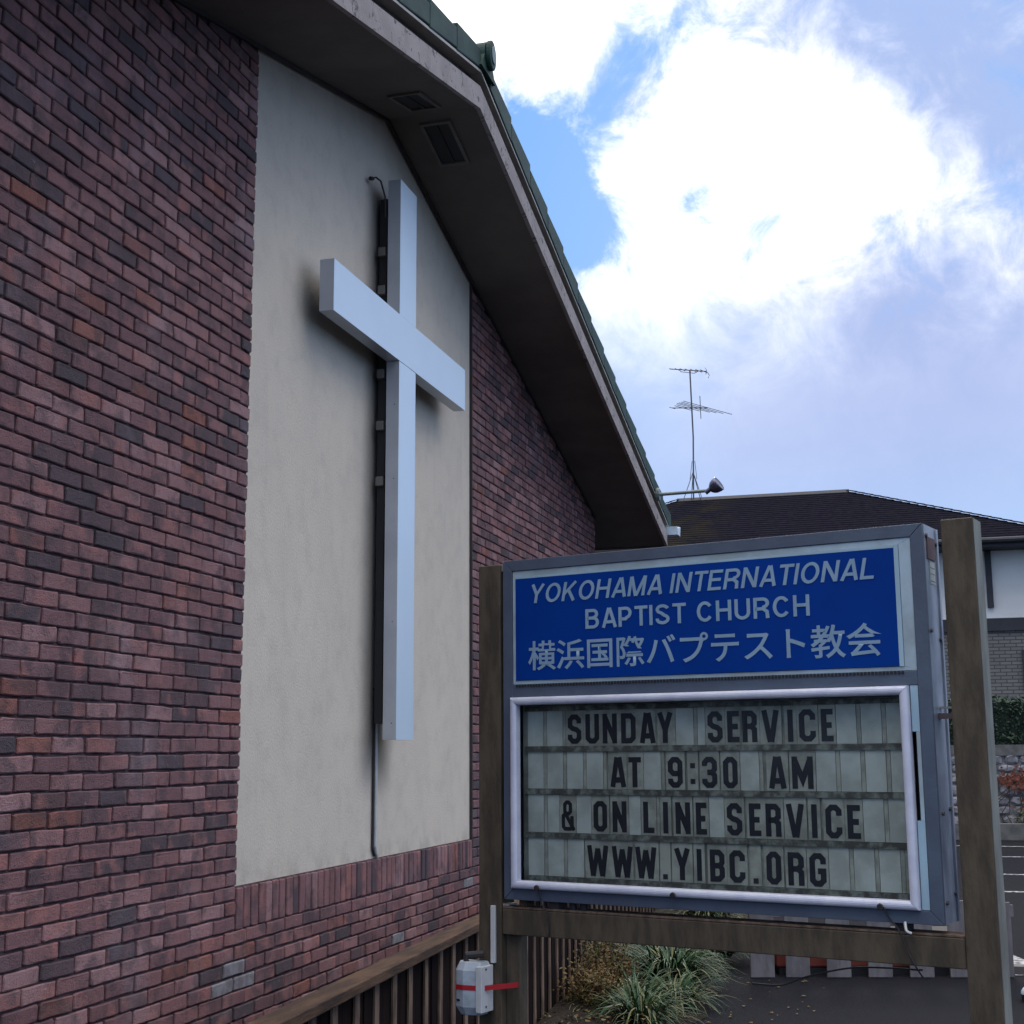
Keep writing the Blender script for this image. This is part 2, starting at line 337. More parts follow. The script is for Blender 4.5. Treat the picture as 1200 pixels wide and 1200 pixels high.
def ribbon(mb, pts, t, closed=False, k0=0.0, k1=0.004):
    """flat stroke of width t in the x-z plane, between depths k0 and k1"""
    P = [Vector((p[0], p[1])) for p in pts]; n = len(P); L = []; Rr = []
    for i in range(n):
        if closed: a, b, c = P[(i - 1) % n], P[i], P[(i + 1) % n]
        else: a, b, c = P[max(i - 1, 0)], P[i], P[min(i + 1, n - 1)]
        d1 = (b - a).normalized() if (b - a).length > 1e-9 else (c - b).normalized()
        d2 = (c - b).normalized() if (c - b).length > 1e-9 else d1
        n1 = Vector((-d1.y, d1.x)); n2 = Vector((-d2.y, d2.x)); mm = (n1 + n2)
        if mm.length < .2: mm = n1
        mm.normalize(); sc = 1 / max(.35, mm.dot(n1)); L.append(b + mm * t / 2 * sc); Rr.append(b - mm * t / 2 * sc)
    vs = [(p.x, k0, p.y) for p in L] + [(p.x, k0, p.y) for p in Rr] + [(p.x, k1, p.y) for p in L] + [(p.x, k1, p.y) for p in Rr]
    fs = []
    for i in range(n if closed else n - 1):
        j = (i + 1) % n
        fs += [(i, j, n + j, n + i)[::-1], (2 * n + i, 2 * n + j, 3 * n + j, 3 * n + i), (i, 2 * n + i, 2 * n + j, j), (n + i, n + j, 3 * n + j, 3 * n + i)]
    if not closed: fs += [(0, n, 3 * n, 2 * n), (n - 1, 3 * n - 1, 4 * n - 1, 2 * n - 1)]
    mb.add(vs, fs)

# ============================================================ ground
g = MB().box((-400, -60, -.3), (400, 900, 0)).build('ground', M['asphalt']); tag(g, 'dark damp asphalt of the car park', kind='structure')
# planting bed along the fence
bed = MB(); ring = []
N = 26
for i in range(N + 1):
    y = 5.4 + i * .34
    xr = -1.62 + .30 * math.sin(i * .55) * .3 + (.42 if 9.6 > y > 7.9 else 0) * math.sin((y - 7.9) / 1.7 * math.pi)
    ring.append((-(1.665 + y * .0576) / .9983 + .02, xr, y))
vs = []; fs = []
for (xl, xr, y) in ring:
    for j in range(7):
        f = j / 6; x = xl + (xr - xl) * f; vs.append((x, y, .004 + .09 * math.sin(math.pi * min(1, f * .6 + .4)) ** 2 + rnd.uniform(0, .02) * (j < 6)))
for i in range(N):
    for j in range(6): a = i * 7 + j; fs.append((a, a + 1, a + 8, a + 7))
tag(MB().add(vs, fs).build('planting_bed', M['soil'], smooth=True), 'soil strip between the slatted fence and the asphalt', kind='structure')
# painted parking lines (4 mm above the asphalt)
for i, (y, x0, x1, w) in enumerate([(25.15, .7, 9, .12), (22.75, .7, 9, .12), (19.55, .7, 9, .12), (17.2, .7, 9, .12), (10.97, .66, 3.4, .08)]):
    ln = MB().box((x0, y - w / 2, .001), (x1, y + w / 2, .0045)).build('road_marking', M['line'])
    tag(ln, kind='structure')
tag(MB().add([(.66, 11.14, .005), (.95, 11.14, .005), (.705, 12.0, .005), (.69, 12.0, .005)], [(0, 1, 2, 3)]).build('road_marking', M['line']), kind='structure')

# ============================================================ church building
XW = -3.159
church = empty('church_building', (XW, 8.13, 0))
tag(church, 'red brick church with beige stucco gable panel and deep brown eaves', 'church')
def ch(o):   # parent while keeping world coordinates
    o.parent = church; o.matrix_parent_inverse = Matrix.Translation(church.location).inverted(); return o
RID, ZR = 8.13, 5.815
SL, SR = .243, .265
def zso(y): return ZR - (SL * (RID - y) if y < RID else SR * (y - RID))
Y0c, Y1c = 1.0, 15.32
YW0, YW1 = 1.7, 14.5
# wall cores (mortar) and stucco panel
SZ0, SZ1, SY0, SY1 = .968, None, 6.245, 10.045
def wall_poly(y0, y1, zb):
    ys = [y0, y1] if not (y0 < RID < y1) else [y0, RID, y1]
    return [(y0, zb), (y1, zb)] + [(y, zso(y) + .03) for y in reversed(ys)]
mb = MB()
mb.prism(wall_poly(YW0, SY0, 0), 0, XW - .25, XW - .0125)
mb.prism(wall_poly(SY1, YW1, 0), 0, XW - .25, XW - .0125)
mb.box((XW - .25, SY0, 0), (XW - .0125, SY1, SZ0))
mb.box((-12, YW1 - .25, 0), (XW - .25, YW1, 3.9)); mb.box((-12, YW0, 0), (XW - .25, YW0 + .25, 3.9))
wall = ch(mb.build('brick_wall', M['mortar']))
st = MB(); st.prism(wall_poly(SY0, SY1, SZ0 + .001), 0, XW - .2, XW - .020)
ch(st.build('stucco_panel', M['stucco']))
MB_ = MB().box((XW - .03, SY1 - .012, SZ0), (XW + .001, SY1 + .004, zso(SY1)))
ch(MB_.build('edge_strip', M['trim_dark']))
# brick meshes: rough-edged blocks, a handful of variants per size
def brick_verts(w, h, dep, seed):
    r = random.Random(seed); n = 4; pts = []
    c1, c2, c3, c4 = [.003 + (r.random() ** 3) * .010 for _ in range(4)]
    per = [(-w/2 + c1, -h/2), (-w/6, -h/2), (w/6, -h/2), (w/2 - c2, -h/2), (w/2, -h/2 + c2 * .7), (w/2, h/2 - c3 * .7), (w/2 - c3, h/2), (w/6, h/2), (-w/6, h/2), (-w/2 + c4, h/2), (-w/2, h/2 - c4 * .7), (-w/2, -h/2 + c1 * .7)]
    per = [(a + r.uniform(-.0022, .0022), b + r.uniform(-.0022, .0022)) for a, b in per]
    m = len(per); vs = [(-dep, a, b) for a, b in per] + [(-.004, a, b) for a, b in per]
    vs += [(r.uniform(-.001, .001), a * (1 - .009 / w), b * (1 - .009 / h)) for a, b in per]
    fs = []
    for L in range(2):
        for i in range(m): j = (i + 1) % m; fs.append((L * m + i, L * m + j, (L + 1) * m + j, (L + 1) * m + i))
    fs.append(tuple(range(2 * m, 3 * m)))
    return vs, fs
VAR = {}
def variants(key, w, h, dep=.03, n=10):
    if key not in VAR:
        VAR[key] = [brick_verts(w, h, dep, hash((round(w * 1e4), i)) & 0xffff) for i in range(n)]
    return VAR[key]
BY, BZ, Z00 = .2246, .07, .063
cells = []    # (yc, zc, w)
for k in range(0, 90):
    zb = Z00 + k * BZ
    odd = k % 2
    for sec, (ya, yb) in enumerate(((3.3, SY0), (SY0, SY1), (SY1 + .006, YW1))):
        if sec == 1 and zb > .70: continue
        j0 = math.floor((ya - 6.245) / BY) - 1
        for j in range(j0, j0 + 60):
            a = 6.245 + j * BY - odd * BY / 2; b = a + BY
            if zb <= .70 and k > 0 and sec < 2 and False: pass
            if zb > .70 or sec == 2:
                a2, b2 = max(a, ya), min(b, yb)
            else:
                if sec == 0: a2, b2 = a, b
                else: continue
                # below the soldier course the bond runs straight through, broken by the movement joint
                a2 = max(a2, 3.3)
            if b2 - a2 < .05 or a2 > 15: continue
            zt = zb + BZ
            if zt > min(zso(a2), zso(b2)) + .05: continue
            cells.append((a2, b2, zb, zt))
low = []
for k in range(0, 10):      # courses under the panel
    zb = Z00 + k * BZ
    if zb > .70: break
    odd = k % 2; j = 0
    while True:
        a = 6.245 + j * BY - odd * BY / 2; b = a + BY
        if a > SY1: break
        if k == 9:                       # the course right under the soldiers starts flush with the joint
            a = max(a, SY0)
        for (p, q) in (((a, min(b, 8.114)), (8.130, b)) if a < 8.12 < b else ((a, b),)):
            p2, q2 = p, min(q, SY1)
            if q2 - p2 > .03: low.append((p2, q2, zb, zb + BZ))
        j += 1
seen = set(); allc = []
for c in cells + low:
    key = (round(c[0], 2), round(c[2], 3))
    if key in seen: continue
    seen.add(key); allc.append(c)
# drop overlaps on the lower courses
rows = {}
for c in allc: rows.setdefault(round(c[2], 3), []).append(c)
final_cells = []
for z, L in rows.items():
    L.sort(); last = -9
    for c in L:
        a = max(c[0], last)
        if c[1] - a < .035: continue
        final_cells.append((a, c[1], c[2], c[3])); last = c[1]
def vis_size(c):
    p = Vector((XW, (c[0] + c[1]) / 2, (c[2] + c[3]) / 2)) - Vector((0, 0, 1.6))
    z = p.dot(fwd); x = 600 + 1611.6 * p.dot(right) / z; y = 600 - 1611.6 * p.dot(up) / z
    inside = -15 < x < 1200 and -15 < y < 1212
    return ((c[1] - c[0]) / (p.y * p.y) * (1 if inside else 0), x, y)
patches = [(6.035, .525), (6.30, .56), (6.28, .495), (8.58, .43), (9.99, .65)]
order = sorted(final_cells, key=lambda c: -vis_size(c)[0])
stuffb = MB(); nparts = 0; meshcache = {}
patch_done = set()
for c in order:
    a, b, z0, z1 = c; w = round(b - a - .0135, 3); h = BZ - .0092
    vl = variants(('b', w), w, h); i = rnd.randrange(len(vl)); vs, fs = vl[i]
    yc, zc = (a + b) / 2, (z0 + z1) / 2
    pr = rnd.gauss(0, .0017); zc += .0022 * math.sin(yc * 2.1 + z0 * 9) + rnd.uniform(-.0018, .0018); yc += rnd.uniform(-.002, .002)
    roll = rnd.gauss(0, .009); yaw = rnd.gauss(0, .014)
    hit = [p for p in patches if abs(p[0] - yc) < (b - a) / 2 and abs(p[1] - zc) < .036 and p not in patch_done]
    if nparts < 300 or hit:
        mk = (w, i, bool(hit))
        if mk not in meshcache:
            mm_ = MB().add(vs, fs); meshcache[mk] = mm_.mesh('brick', M['patch'] if hit else M['brick'])
        o = link('brick', meshcache[mk], wall); o.location = (XW + pr, yc, zc); o.rotation_euler = (roll, 0, yaw)
        if hit: patch_done.add(hit[0]); o['label'] = 'brick patched with grey cement'
        else: nparts += 1
    else:
        cr, sr = math.cos(roll), math.sin(roll); cy_, sy_ = math.cos(yaw), math.sin(yaw)
        out = []
        for (x, y, z) in vs:
            y, z = y * cr - z * sr, y * sr + z * cr
            x, y = x * cy_ - y * sy_, x * sy_ + y * cy_
            out.append((x + XW + pr, y + yc, z + zc))
        stuffb.add(out, fs)
ob = stuffb.build('brick', M['brick'], wall); ob['kind'] = 'stuff'
# soldier course
ns = 47; pw = (SY1 - SY0) / ns
for k in range(ns):
    vl = variants('sold', pw - .013, .195, .03, 5); i = k % 5
    mk = ('s', i)
    if mk not in meshcache: meshcache[mk] = MB().add(*vl[i]).mesh('soldier_brick', M['soldier'])
    o = link('soldier_brick', meshcache[mk], wall); o.location = (XW + rnd.gauss(0, .002), SY0 + (k + .5) * pw + rnd.uniform(-.002, .002), .865 + rnd.uniform(-.002, .002)); o.rotation_euler = (rnd.gauss(0, .007), 0, rnd.gauss(0, .01))

# soffit, fascia, roof
XF = -2.50
def slope_poly(y0, y1, lo, hi, apex=True):
    """polygon in (y,z) following the gable between offsets lo and hi above the soffit line"""
    ys = [y0, RID, y1]
    return [(y, zso(y) + lo) for y in ys] + [(y, zso(y) + hi) for y in reversed(ys)]
def gable(name, m, x0, x1, lo, hi, y0=Y0c, y1=Y1c, bevel=0, fine=False):
    mb = MB()
    for (a, b) in ((y0, RID), (RID, y1)):
        mb.prism([(a, zso(a) + lo), (b, zso(b) + lo), (b, zso(b) + hi), (a, zso(a) + hi)], 0, x0, x1)
    return ch(mb.build(name, m, bevel=bevel))
sof = gable('soffit', M['soffit'], -12, XF - .032, 0.0, .03)
gable('fascia_board', M['fascia'], XF - .03, XF, -.012, .145)
gable('roof_deck', M['trim_dark'], -12, XF - .075, .032, .235)
gable('metal_drip_strip', M['strip'], -12.0, XF + .006, .240, .258, Y0c, Y1c + .22)
gable('roof', M['roofing'], -12, XF - .02, .264, .38, Y0c - .1, Y1c + .35)
# cornice strip where soffit meets wall
gable('cornice_strip', M['trim_dark'], XW + .001, XW + .018, -.022, -.001, YW0, YW1)
# green verge tiles along the rake, each its own piece
ti = .515
def verge(y0, y1, sgn):
    up_end = y0 if sgn > 0 else y1
    lo = .268 ; hi0 = .405; hi1 = .445
    # lower end stands proud (overlaps the tile below)
    yh, yl = (y0, y1) if sgn > 0 else (y1, y0)
    pts = [(yh, zso(yh) + lo), (yl, zso(yl) + lo - .012), (yl, zso(yl) + hi1), (yh, zso(yh) + hi0)]
    mb = MB().prism(pts, 0, XF - .22, XF + .014)
    o = ch(mb.build('verge_tile', M['green_tile'], bevel=.008)); return o
y = RID + .20
while y < Y1c + .15:
    verge(y + .004, min(y + ti, Y1c + .25), 1); y += ti
y = RID - .02
while y > Y0c:
    verge(y - ti + .004, y, -1); y -= ti
# ridge cap with round end tile
mb = MB(); cz = zso(RID) + .395; cyR = RID + .09
arc = [(cyR + .085 * math.cos(a), cz + .10 * math.sin(a)) for a in [R(-10 + 200 * i / 14) for i in range(15)]]
pl = [(cyR - .16, cz - .13), (cyR + .16, cz - .13)] + arc
mb.prism(pl, 0, -12, XF + .03)
ch(mb.build('ridge_cap', M['green_tile']))
mb = MB(); mb.prism([(cyR + .078 * math.cos(R(i * 15)), cz + .005 + .105 * math.sin(R(i * 15))) for i in range(24)], 0, XF + .03, XF + .065)
endt = ch(mb.build('ridge_end_tile', M['green_tile'], bevel=.01))
mb = MB(); mb.prism([(cyR + .044 * math.cos(R(i * 15)), cz + .005 + .064 * math.sin(R(i * 15))) for i in range(24)], 0, XF + .065, XF + .073)
o = mb.build('end_boss', mat('pale_green_boss', (.16, .22, .21), .5), endt, bevel=.003); o.matrix_parent_inverse = endt.matrix_parent_inverse.copy()
o.matrix_parent_inverse = Matrix.Translation(church.location).inverted() @ Matrix.Translation(church.location)
# vents in the soffit
def vent(x0, x1, y0, y1, side):
    s = (-SL if side > 0 else SL)
    def zz(y): return zso(y)
    fr = MB(); sl = MB(); bk = MB(); t = .022
    def slab(mb, xa, xb, ya, yb, lo, hi):
        vs = [(xa, ya, zz(ya) + lo), (xb, ya, zz(ya) + lo), (xb, yb, zz(yb) + lo), (xa, yb, zz(yb) + lo),
              (xa, ya, zz(ya) + hi), (xb, ya, zz(ya) + hi), (xb, yb, zz(yb) + hi), (xa, yb, zz(yb) + hi)]
        mb.add(vs, [(0, 3, 2, 1), (4, 5, 6, 7), (0, 1, 5, 4), (1, 2, 6, 5), (2, 3, 7, 6), (3, 0, 4, 7)])
    slab(fr, x0, x1, y0, y0 + t, -.016, -.0005); slab(fr, x0, x1, y1 - t, y1, -.016, -.0005)
    slab(fr, x0, x0 + t, y0 + t + .001, y1 - t - .001, -.016, -.0005); slab(fr, x1 - t, x1, y0 + t + .001, y1 - t - .001, -.016, -.0005)
    f = fr.build('vent_frame', mat('grey_vent_frame', (.19, .165, .15), .7), sof)
    slab(bk, x0 + t + .001, x1 - t - .001, y0 + t + .001, y1 - t - .001, -.004, -.001)
    xm = (x0 + x1) / 2
    b = bk.build('vent_mesh', M['black'], sof)
    slab(sl, xm - .008, xm + .008, y0 + t + .002, y1 - t - .002, -.012, -.0045)
    s_ = sl.build('vent_bar', M['trim_dark'], sof)
vent(-2.935, -2.72, 7.545, 7.975, -1)
vent(-2.955, -2.735, 8.205, 8.645, 1)
# gutter on the far eave, its pale end showing past the fascia
gy = Y1c + .02
mb = MB(); prof = [(gy, 4.035), (gy + .16, 4.035), (gy + .20, 4.15), (gy + .17, 4.15), (gy + .14, 4.06), (gy + .03, 4.06), (gy + .02, 4.13), (gy, 4.13)]
zg = zso(gy) + .125; prof = [(a, zg + (b - 4.035)) for a, b in prof]
mb.prism(prof, 0, -12, XF + .11); ch(mb.build('gutter', M['gutter']))
mb = MB().prism([(gy, zg), (gy + .17, zg), (gy + .21, zg + .115), (gy, zg + .075)], 0, XF + .1105, XF + .118); ch(mb.build('gutter_end', M['gutter']))
# eave fascia on far side
ch(MB().box((-12, Y1c - .0, zso(Y1c) - .02), (XF - .035, Y1c + .03, zso(Y1c) + .2)).build('eave_board', M['trim_dark']))
# grey annex behind the gable
mb = MB().box((-12, 19.5, 0), (-3.6, 24, 4.42)); ch(mb.build('annex_wall', M['annex']))
ch(MB().box((-12, 19.3, 4.421), (-3.45, 24.1, 4.50)).build('annex_eave', M['trim_dark']))
ch(MB().box((-5.2, 19.46, 4.28), (-4.3, 19.495, 4.32)).build('annex_pipe', M['strip']))

# ============================================================ cross on the gable
crx = XW + .085
cross = empty('wall_cross', (crx, 8.105, 1.682)); tag(cross, 'tall glossy white Latin cross mounted on the beige stucco gable panel', 'cross')
D = .086; hw = .153; ZBL = (1.58, 1.94, 2.28, 2.84, 3.10)
zb0, zb1 = 2.385, 2.690
def cbox(name, a, b, off=0, m=None):
    mb = MB(); (y0, z0), (y1, z1) = a, b; x0, x1 = 0, D + off
    vs = [(x0, y0, z0), (x1, y0, z0), (x1, y1, z0), (x0, y1, z0), (x0, y0, z1), (x1, y0, z1), (x1, y1, z1), (x0, y1, z1)]
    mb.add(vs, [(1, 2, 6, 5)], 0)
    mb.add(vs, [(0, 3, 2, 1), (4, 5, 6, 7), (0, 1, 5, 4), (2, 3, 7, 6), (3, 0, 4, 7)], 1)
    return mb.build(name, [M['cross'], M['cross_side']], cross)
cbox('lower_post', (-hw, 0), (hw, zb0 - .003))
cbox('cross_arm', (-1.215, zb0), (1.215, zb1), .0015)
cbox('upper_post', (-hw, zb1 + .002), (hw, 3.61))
for z in ZBL:
    mb = MB().box((-.070, -.150, z), (-.020, -.10, z + .060)); mb.build('spacer_block', M['spacer'], cross, bevel=.004)
MB().box((-.07, -.118, .1), (-.02, .118, 3.5)).build('gap_shade_fill', M['black'], cross)  # black box standing in for the shadow between cross and wall
cb = MB().tube([(-.07, -.26, 3.59), (-.055, -.235, 3.605), (-.035, -.20, 3.59), (-.02, -.16, 3.50), (-.02, -.150, 3.36)], .006, 6); cb.build('feed_cable', M['wire'], cross)
MB().tube([(-.075, -.285, 3.58), (-.07, -.255, 3.59)], .014, 8).build('cable_gland', M['wire'], cross)
for z in (.10, .72, 1.62, 2.1):
    MB().tube([(D - .03, -hw - .002, z), (D - .03, -hw + .001, z)], .004, 6).build('screw', M['steel'], cross)
con = MB().tube([(XW + .003, 8.07, 2.0), (XW - .002, 8.07, 1.97), (XW - .002, 8.07, 1.04), (XW - .004, 8.09, 1.0), (XW - .008, 8.12, .97)], .0105, 8)
c_ = con.build('wall_conduit', M['conduit']); tag(c_, 'thin pale conduit running down the stucco from below the cross', 'conduit')
MB().tube([(XW - .008, 8.045, 2.0), (XW - .009, 8.045, 1.03), (XW - .01, 8.08, .985)], .008, 6).build('conduit_shadow_tube', M['wire'], c_)  # dark tube beside the conduit, added as its shadow
MB().tube([(XW - .012, 8.12, .96), (XW - .006, 8.12, .72), (XW - .010, 8.12, .2)], .006, 6).build('lower_cable', M['wire'], c_)

# ============================================================ sign: local x along the face, y into depth, z up
AL = R(-16.407); dv = Vector((math.cos(AL), math.sin(AL), 0)); nv = Vector((-math.sin(AL), math.cos(AL), 0)); K0 = 4.0721
S0 = -1.84
base = dv * S0 + nv * K0
sign = empty('church_sign', base, AL)
tag(sign, 'church notice sign with blue name panel above a changeable letter board on brown posts', 'sign')
def SB(name, m, s0, s1, k0, k1, z0, z1, bevel=0, par=None):
    return MB().box((s0 - S0, k0, z0), (s1 - S0, k1, z1)).build(name, m, par or sign, bevel)
# cabinet: front lips, sides, back
cabf = MB()
L, Rr_, B, T = -2.603, -1.121, 1.110, 2.268
def bar(mb, pts): mb.prism(pts, 1, 0.0, .016)
li = .038
x0, x1 = L - S0, Rr_ - S0
g = .0012
bar(cabf, [(x0, B), (x0 + li, B + li), (x0 + li, T - li), (x0, T)])
bar(cabf, [(x1, B), (x1, T), (x1 - li, T - li), (x1 - li, B + li)])
bar(cabf, [(x0 + g, T), (x0 + li + g, T - li), (x1 - li - g, T - li), (x1 - g, T)])
bar(cabf, [(x0 + g, B), (x1 - g, B), (x1 - li - g, B + li), (x0 + li + g, B + li)])
cabf.box((x0 + li, .001, 1.790), (x1 - li, .016, 1.832))
cabf.build('cabinet_lip', M['cab'], sign, .0015)
cs = MB()
cs.box((x0, .0165, B), (x0 + .004, .145, T)); cs.box((x0 + .004, .0165, B), (x1 - .004, .145, B + .004)); cs.box((x0 + .004, .0165, T - .004), (x1 - .004, .145, T)); cs.box((x0 + .004, .141, B + .004), (x1 - .004, .145, T - .004))
cs.build('cabinet_shell', M['cab'], sign)
SB('cabinet_side', M['cab_side'], Rr_ - .004, Rr_, .0165, .145, B, T)
SB('side_flange', M['cab_side'], Rr_ + .0002, Rr_ + .006, .132, .148, B, T - .002)
SB('side_plate', mat('brown_side_plate', (.12, .07, .07), .7), Rr_ + .0005, Rr_ + .004, .035, .115, 2.165, 2.232)
SB('side_sticker', mat('white_side_label', (.5, .55, .52), .6), Rr_ + .0005, Rr_ + .0015, .055, .11, 2.092, 2.160)
for z in (2.10, 2.122, 2.14): SB('sticker_rule', M['wire'], Rr_ + .0016, Rr_ + .002, .06, .106, z, z + .0015)
for z, k in ((2.235, .03), (2.22, .13), (1.95, .03), (1.93, .125), (1.42, .04), (1.43, .12), (1.17, .03), (1.19, .125)):
    MB().tube([(x1 - .001, k, z), (x1 + .007, k, z)], .006, 8).build('bolt', M['steel'], sign)
# blue name panel with pale lip
lp = MB(); a0, a1, b0, b1 = -2.564 - S0, -1.160 - S0, 1.833, 2.229
lw, lr = .013, .036
lp.prism([(a0, b0), (a0 + lw, b0 + lw), (a0 + lw, b1 - .02), (a0, b1)], 1, .004, .020)
lp.prism([(a1, b0), (a1, b1), (a1 - lr, b1 - .02), (a1 - lr, b0 + lw)], 1, .004, .020)
lp.prism([(a0, b1), (a0 + lw, b1 - .02), (a1 - lr, b1 - .02), (a1, b1)], 1, .004, .020)
lp.prism([(a0, b0), (a1, b0), (a1 - lr, b0 + lw), (a0 + lw, b0 + lw)], 1, .004, .020)
lp.build('panel_lip', M['lip'], sign, .001)
SB('inner_light_edge', M['acryl'], -1.210, -1.1965, .001, .0039, 1.846, 2.2085)
SB('top_light_edge', M['acryl'], -2.551, -1.2105, .001, .0039, 2.2015, 2.209)
panel = SB('name_panel', M['blue'], -2.551, -1.2105, .001, .012, 1.847, 2.2010)
# toothed dark gap under the blue panel
tg = MB()
for i in range(120):
    s = -2.55 + i * .0113; tg.box((s - S0, -.002, 1.824 + rnd.uniform(-.001, .001)), (s + .0075 - S0, .0008, 1.8325))
tg.build('vent_teeth', M['black'], sign)['kind'] = 'stuff'
def arc(cx, cy, rx, ry, a0, a1, n=10):
    return [(cx + rx * math.cos(R(a0 + (a1 - a0) * k / n)), cy + ry * math.sin(R(a0 + (a1 - a0) * k / n))) for k in range(n + 1)]
def sans(c, t=.165):
    """bold grotesque capital, height 1: (advance width, [(points, closed)])"""
    a = t / 2; b = 1 - a; G = []
    def P(*p, closed=False): G.append((list(p), closed))
    if c == 'Y': w = .74; P((.07, 1), (w / 2, .44)); P((w - .07, 1), (w / 2, .44)); P((w / 2, .50), (w / 2, 0))
    elif c == 'O': w = .80; P(*arc(w / 2, .5, w / 2 - a, .5 - a + .01, 0, 345, 27), closed=True)
    elif c == 'K': w = .74; P((a, 0), (a, 1)); P((a, .34), (w - .11, 1)); P((.30, .56), (w - .09, 0))
    elif c == 'H': w = .71; P((a, 0), (a, 1)); P((w - a, 0), (w - a, 1)); P((a, .52), (w - a, .52))
    elif c == 'A': w = .76; P((a * .95, 0), (w / 2 - .02, 1)); P((w - a * .95, 0), (w / 2 + .02, 1)); P((.20, .29), (w - .20, .29))
    elif c == 'M': w = .86; P((a, 0), (a, 1)); P((w - a, 0), (w - a, 1)); P((a + .015, 1), (w / 2 - .01, .0)); P((w - a - .015, 1), (w / 2 + .01, .0))
    elif c == 'I': w = t; P((a, 0), (a, 1))
    elif c == 'N': w = .71; P((a, 0), (a, 1)); P((w - a, 0), (w - a, 1)); P((a + .01, .97), (w - a - .01, .03))
    elif c == 'T': w = .64; P((0, b), (w, b)); P((w / 2, b), (w / 2, 0))
    elif c == 'E': w = .62; P((w, b), (a, b), (a, a), (w + .01, a)); P((a, .52), (w - .05, .52))
    elif c == 'L': w = .58; P((a, 1), (a, a), (w, a))
    elif c == 'R': w = .71; P((a, 0), (a, b), (w - .28, b), *arc(w - .28, .73, .28 - a, b - .73, 80, -80, 8), (w - .30, .46), (a, .46)); P((w - .28, .46), (w - a - .03, .32), (w - a, .0))
    elif c == 'P': w = .66; P((a, 0), (a, b), (w - .28, b), *arc(w - .28, .69, .28 - a, b - .69, 80, -80, 8), (w - .30, .39), (a, .39))
    elif c == 'B': w = .70; P((a, .0), (a, b), (w - .30, b), *arc(w - .30, .74, .26 - a, b - .74, 80, -80, 8), (w - .32, .535), (a, .535)); P((w - .33, .53), *arc(w - .30, .305, .30 - a, .305 - a, 80, -80, 8), (w - .32, a), (a, a))
    elif c == 'S': w = .68; P(*arc(w / 2, .745, w / 2 - a - .01, .255 - a, 12, 250, 14), (w / 2 + .02, .50), *arc(w / 2, .265, w / 2 - a, .265 - a, 70, -190, 15))
    elif c == 'C': w = .76; P(*arc(w / 2 + .01, .5, w / 2 - a, .5 - a, 36, 324, 22))
    elif c == 'U': w = .71; P((a, 1), (a, .34), *arc(w / 2, .34, w / 2 - a, .34 - a, 190, 350, 10), (w - a, .34), (w - a, 1))
    return w, G
def sans_line(words, s0, s1, z0, z1, shear, gap=.085, space=.30, t=.165):
    adv = 0; items = []
    for wi, word in enumerate(words):
        if wi: adv += space
        for c in word:
            w, G = sans(c, t); items.append((c, adv, w, G)); adv += w + (gap if c not in 'AT' else gap * .6)
    adv -= gap; h = z1 - z0; fx = (s1 - s0 - shear * h) / adv
    for c, x, w, G in items:
        mb = MB()
        for i, (pts, cl) in enumerate(G): ribbon(mb, pts, t, cl, -.0008 - i * .0002, 0)
        mb.v = [(s0 - S0 + (v[0] + x) * fx + shear * v[2] * h, v[1], z0 + v[2] * h) for v in mb.v]
        mb.build('letter', M['print'], panel)
sans_line(['YOKOHAMA', 'INTERNATIONAL'], -2.496, -1.262, 2.112, 2.177, .20, .13, .30, .150)
sans_line(['BAPTIST', 'CHURCH'], -2.271, -1.479, 2.012, 2.078, 0, .15, .42, .155)
jp = '横浜国際バプテスト教会'; em = (2.498 - 1.259 + .006) / len(jp)
for i, c in enumerate(jp):
    cu = bpy.data.curves.new('t', 'FONT'); cu.body = c; cu.offset = .013; cu.resolution_u = 6
    o = bpy.data.objects.new('t', cu); COL.objects.link(o); bpy.context.view_layer.update()
    me = bpy.data.meshes.new_from_object(o.evaluated_get(bpy.context.evaluated_depsgraph_get())); bpy.data.objects.remove(o)
    for v in me.vertices: v.co = (-2.501 - S0 + i * em + v.co.x * em * 1.0, -.0006, 1.8895 + v.co.y * em * .94)
    me.materials.clear(); me.materials.append(M['print']); me.name = 'letter'; link('letter', me, panel)

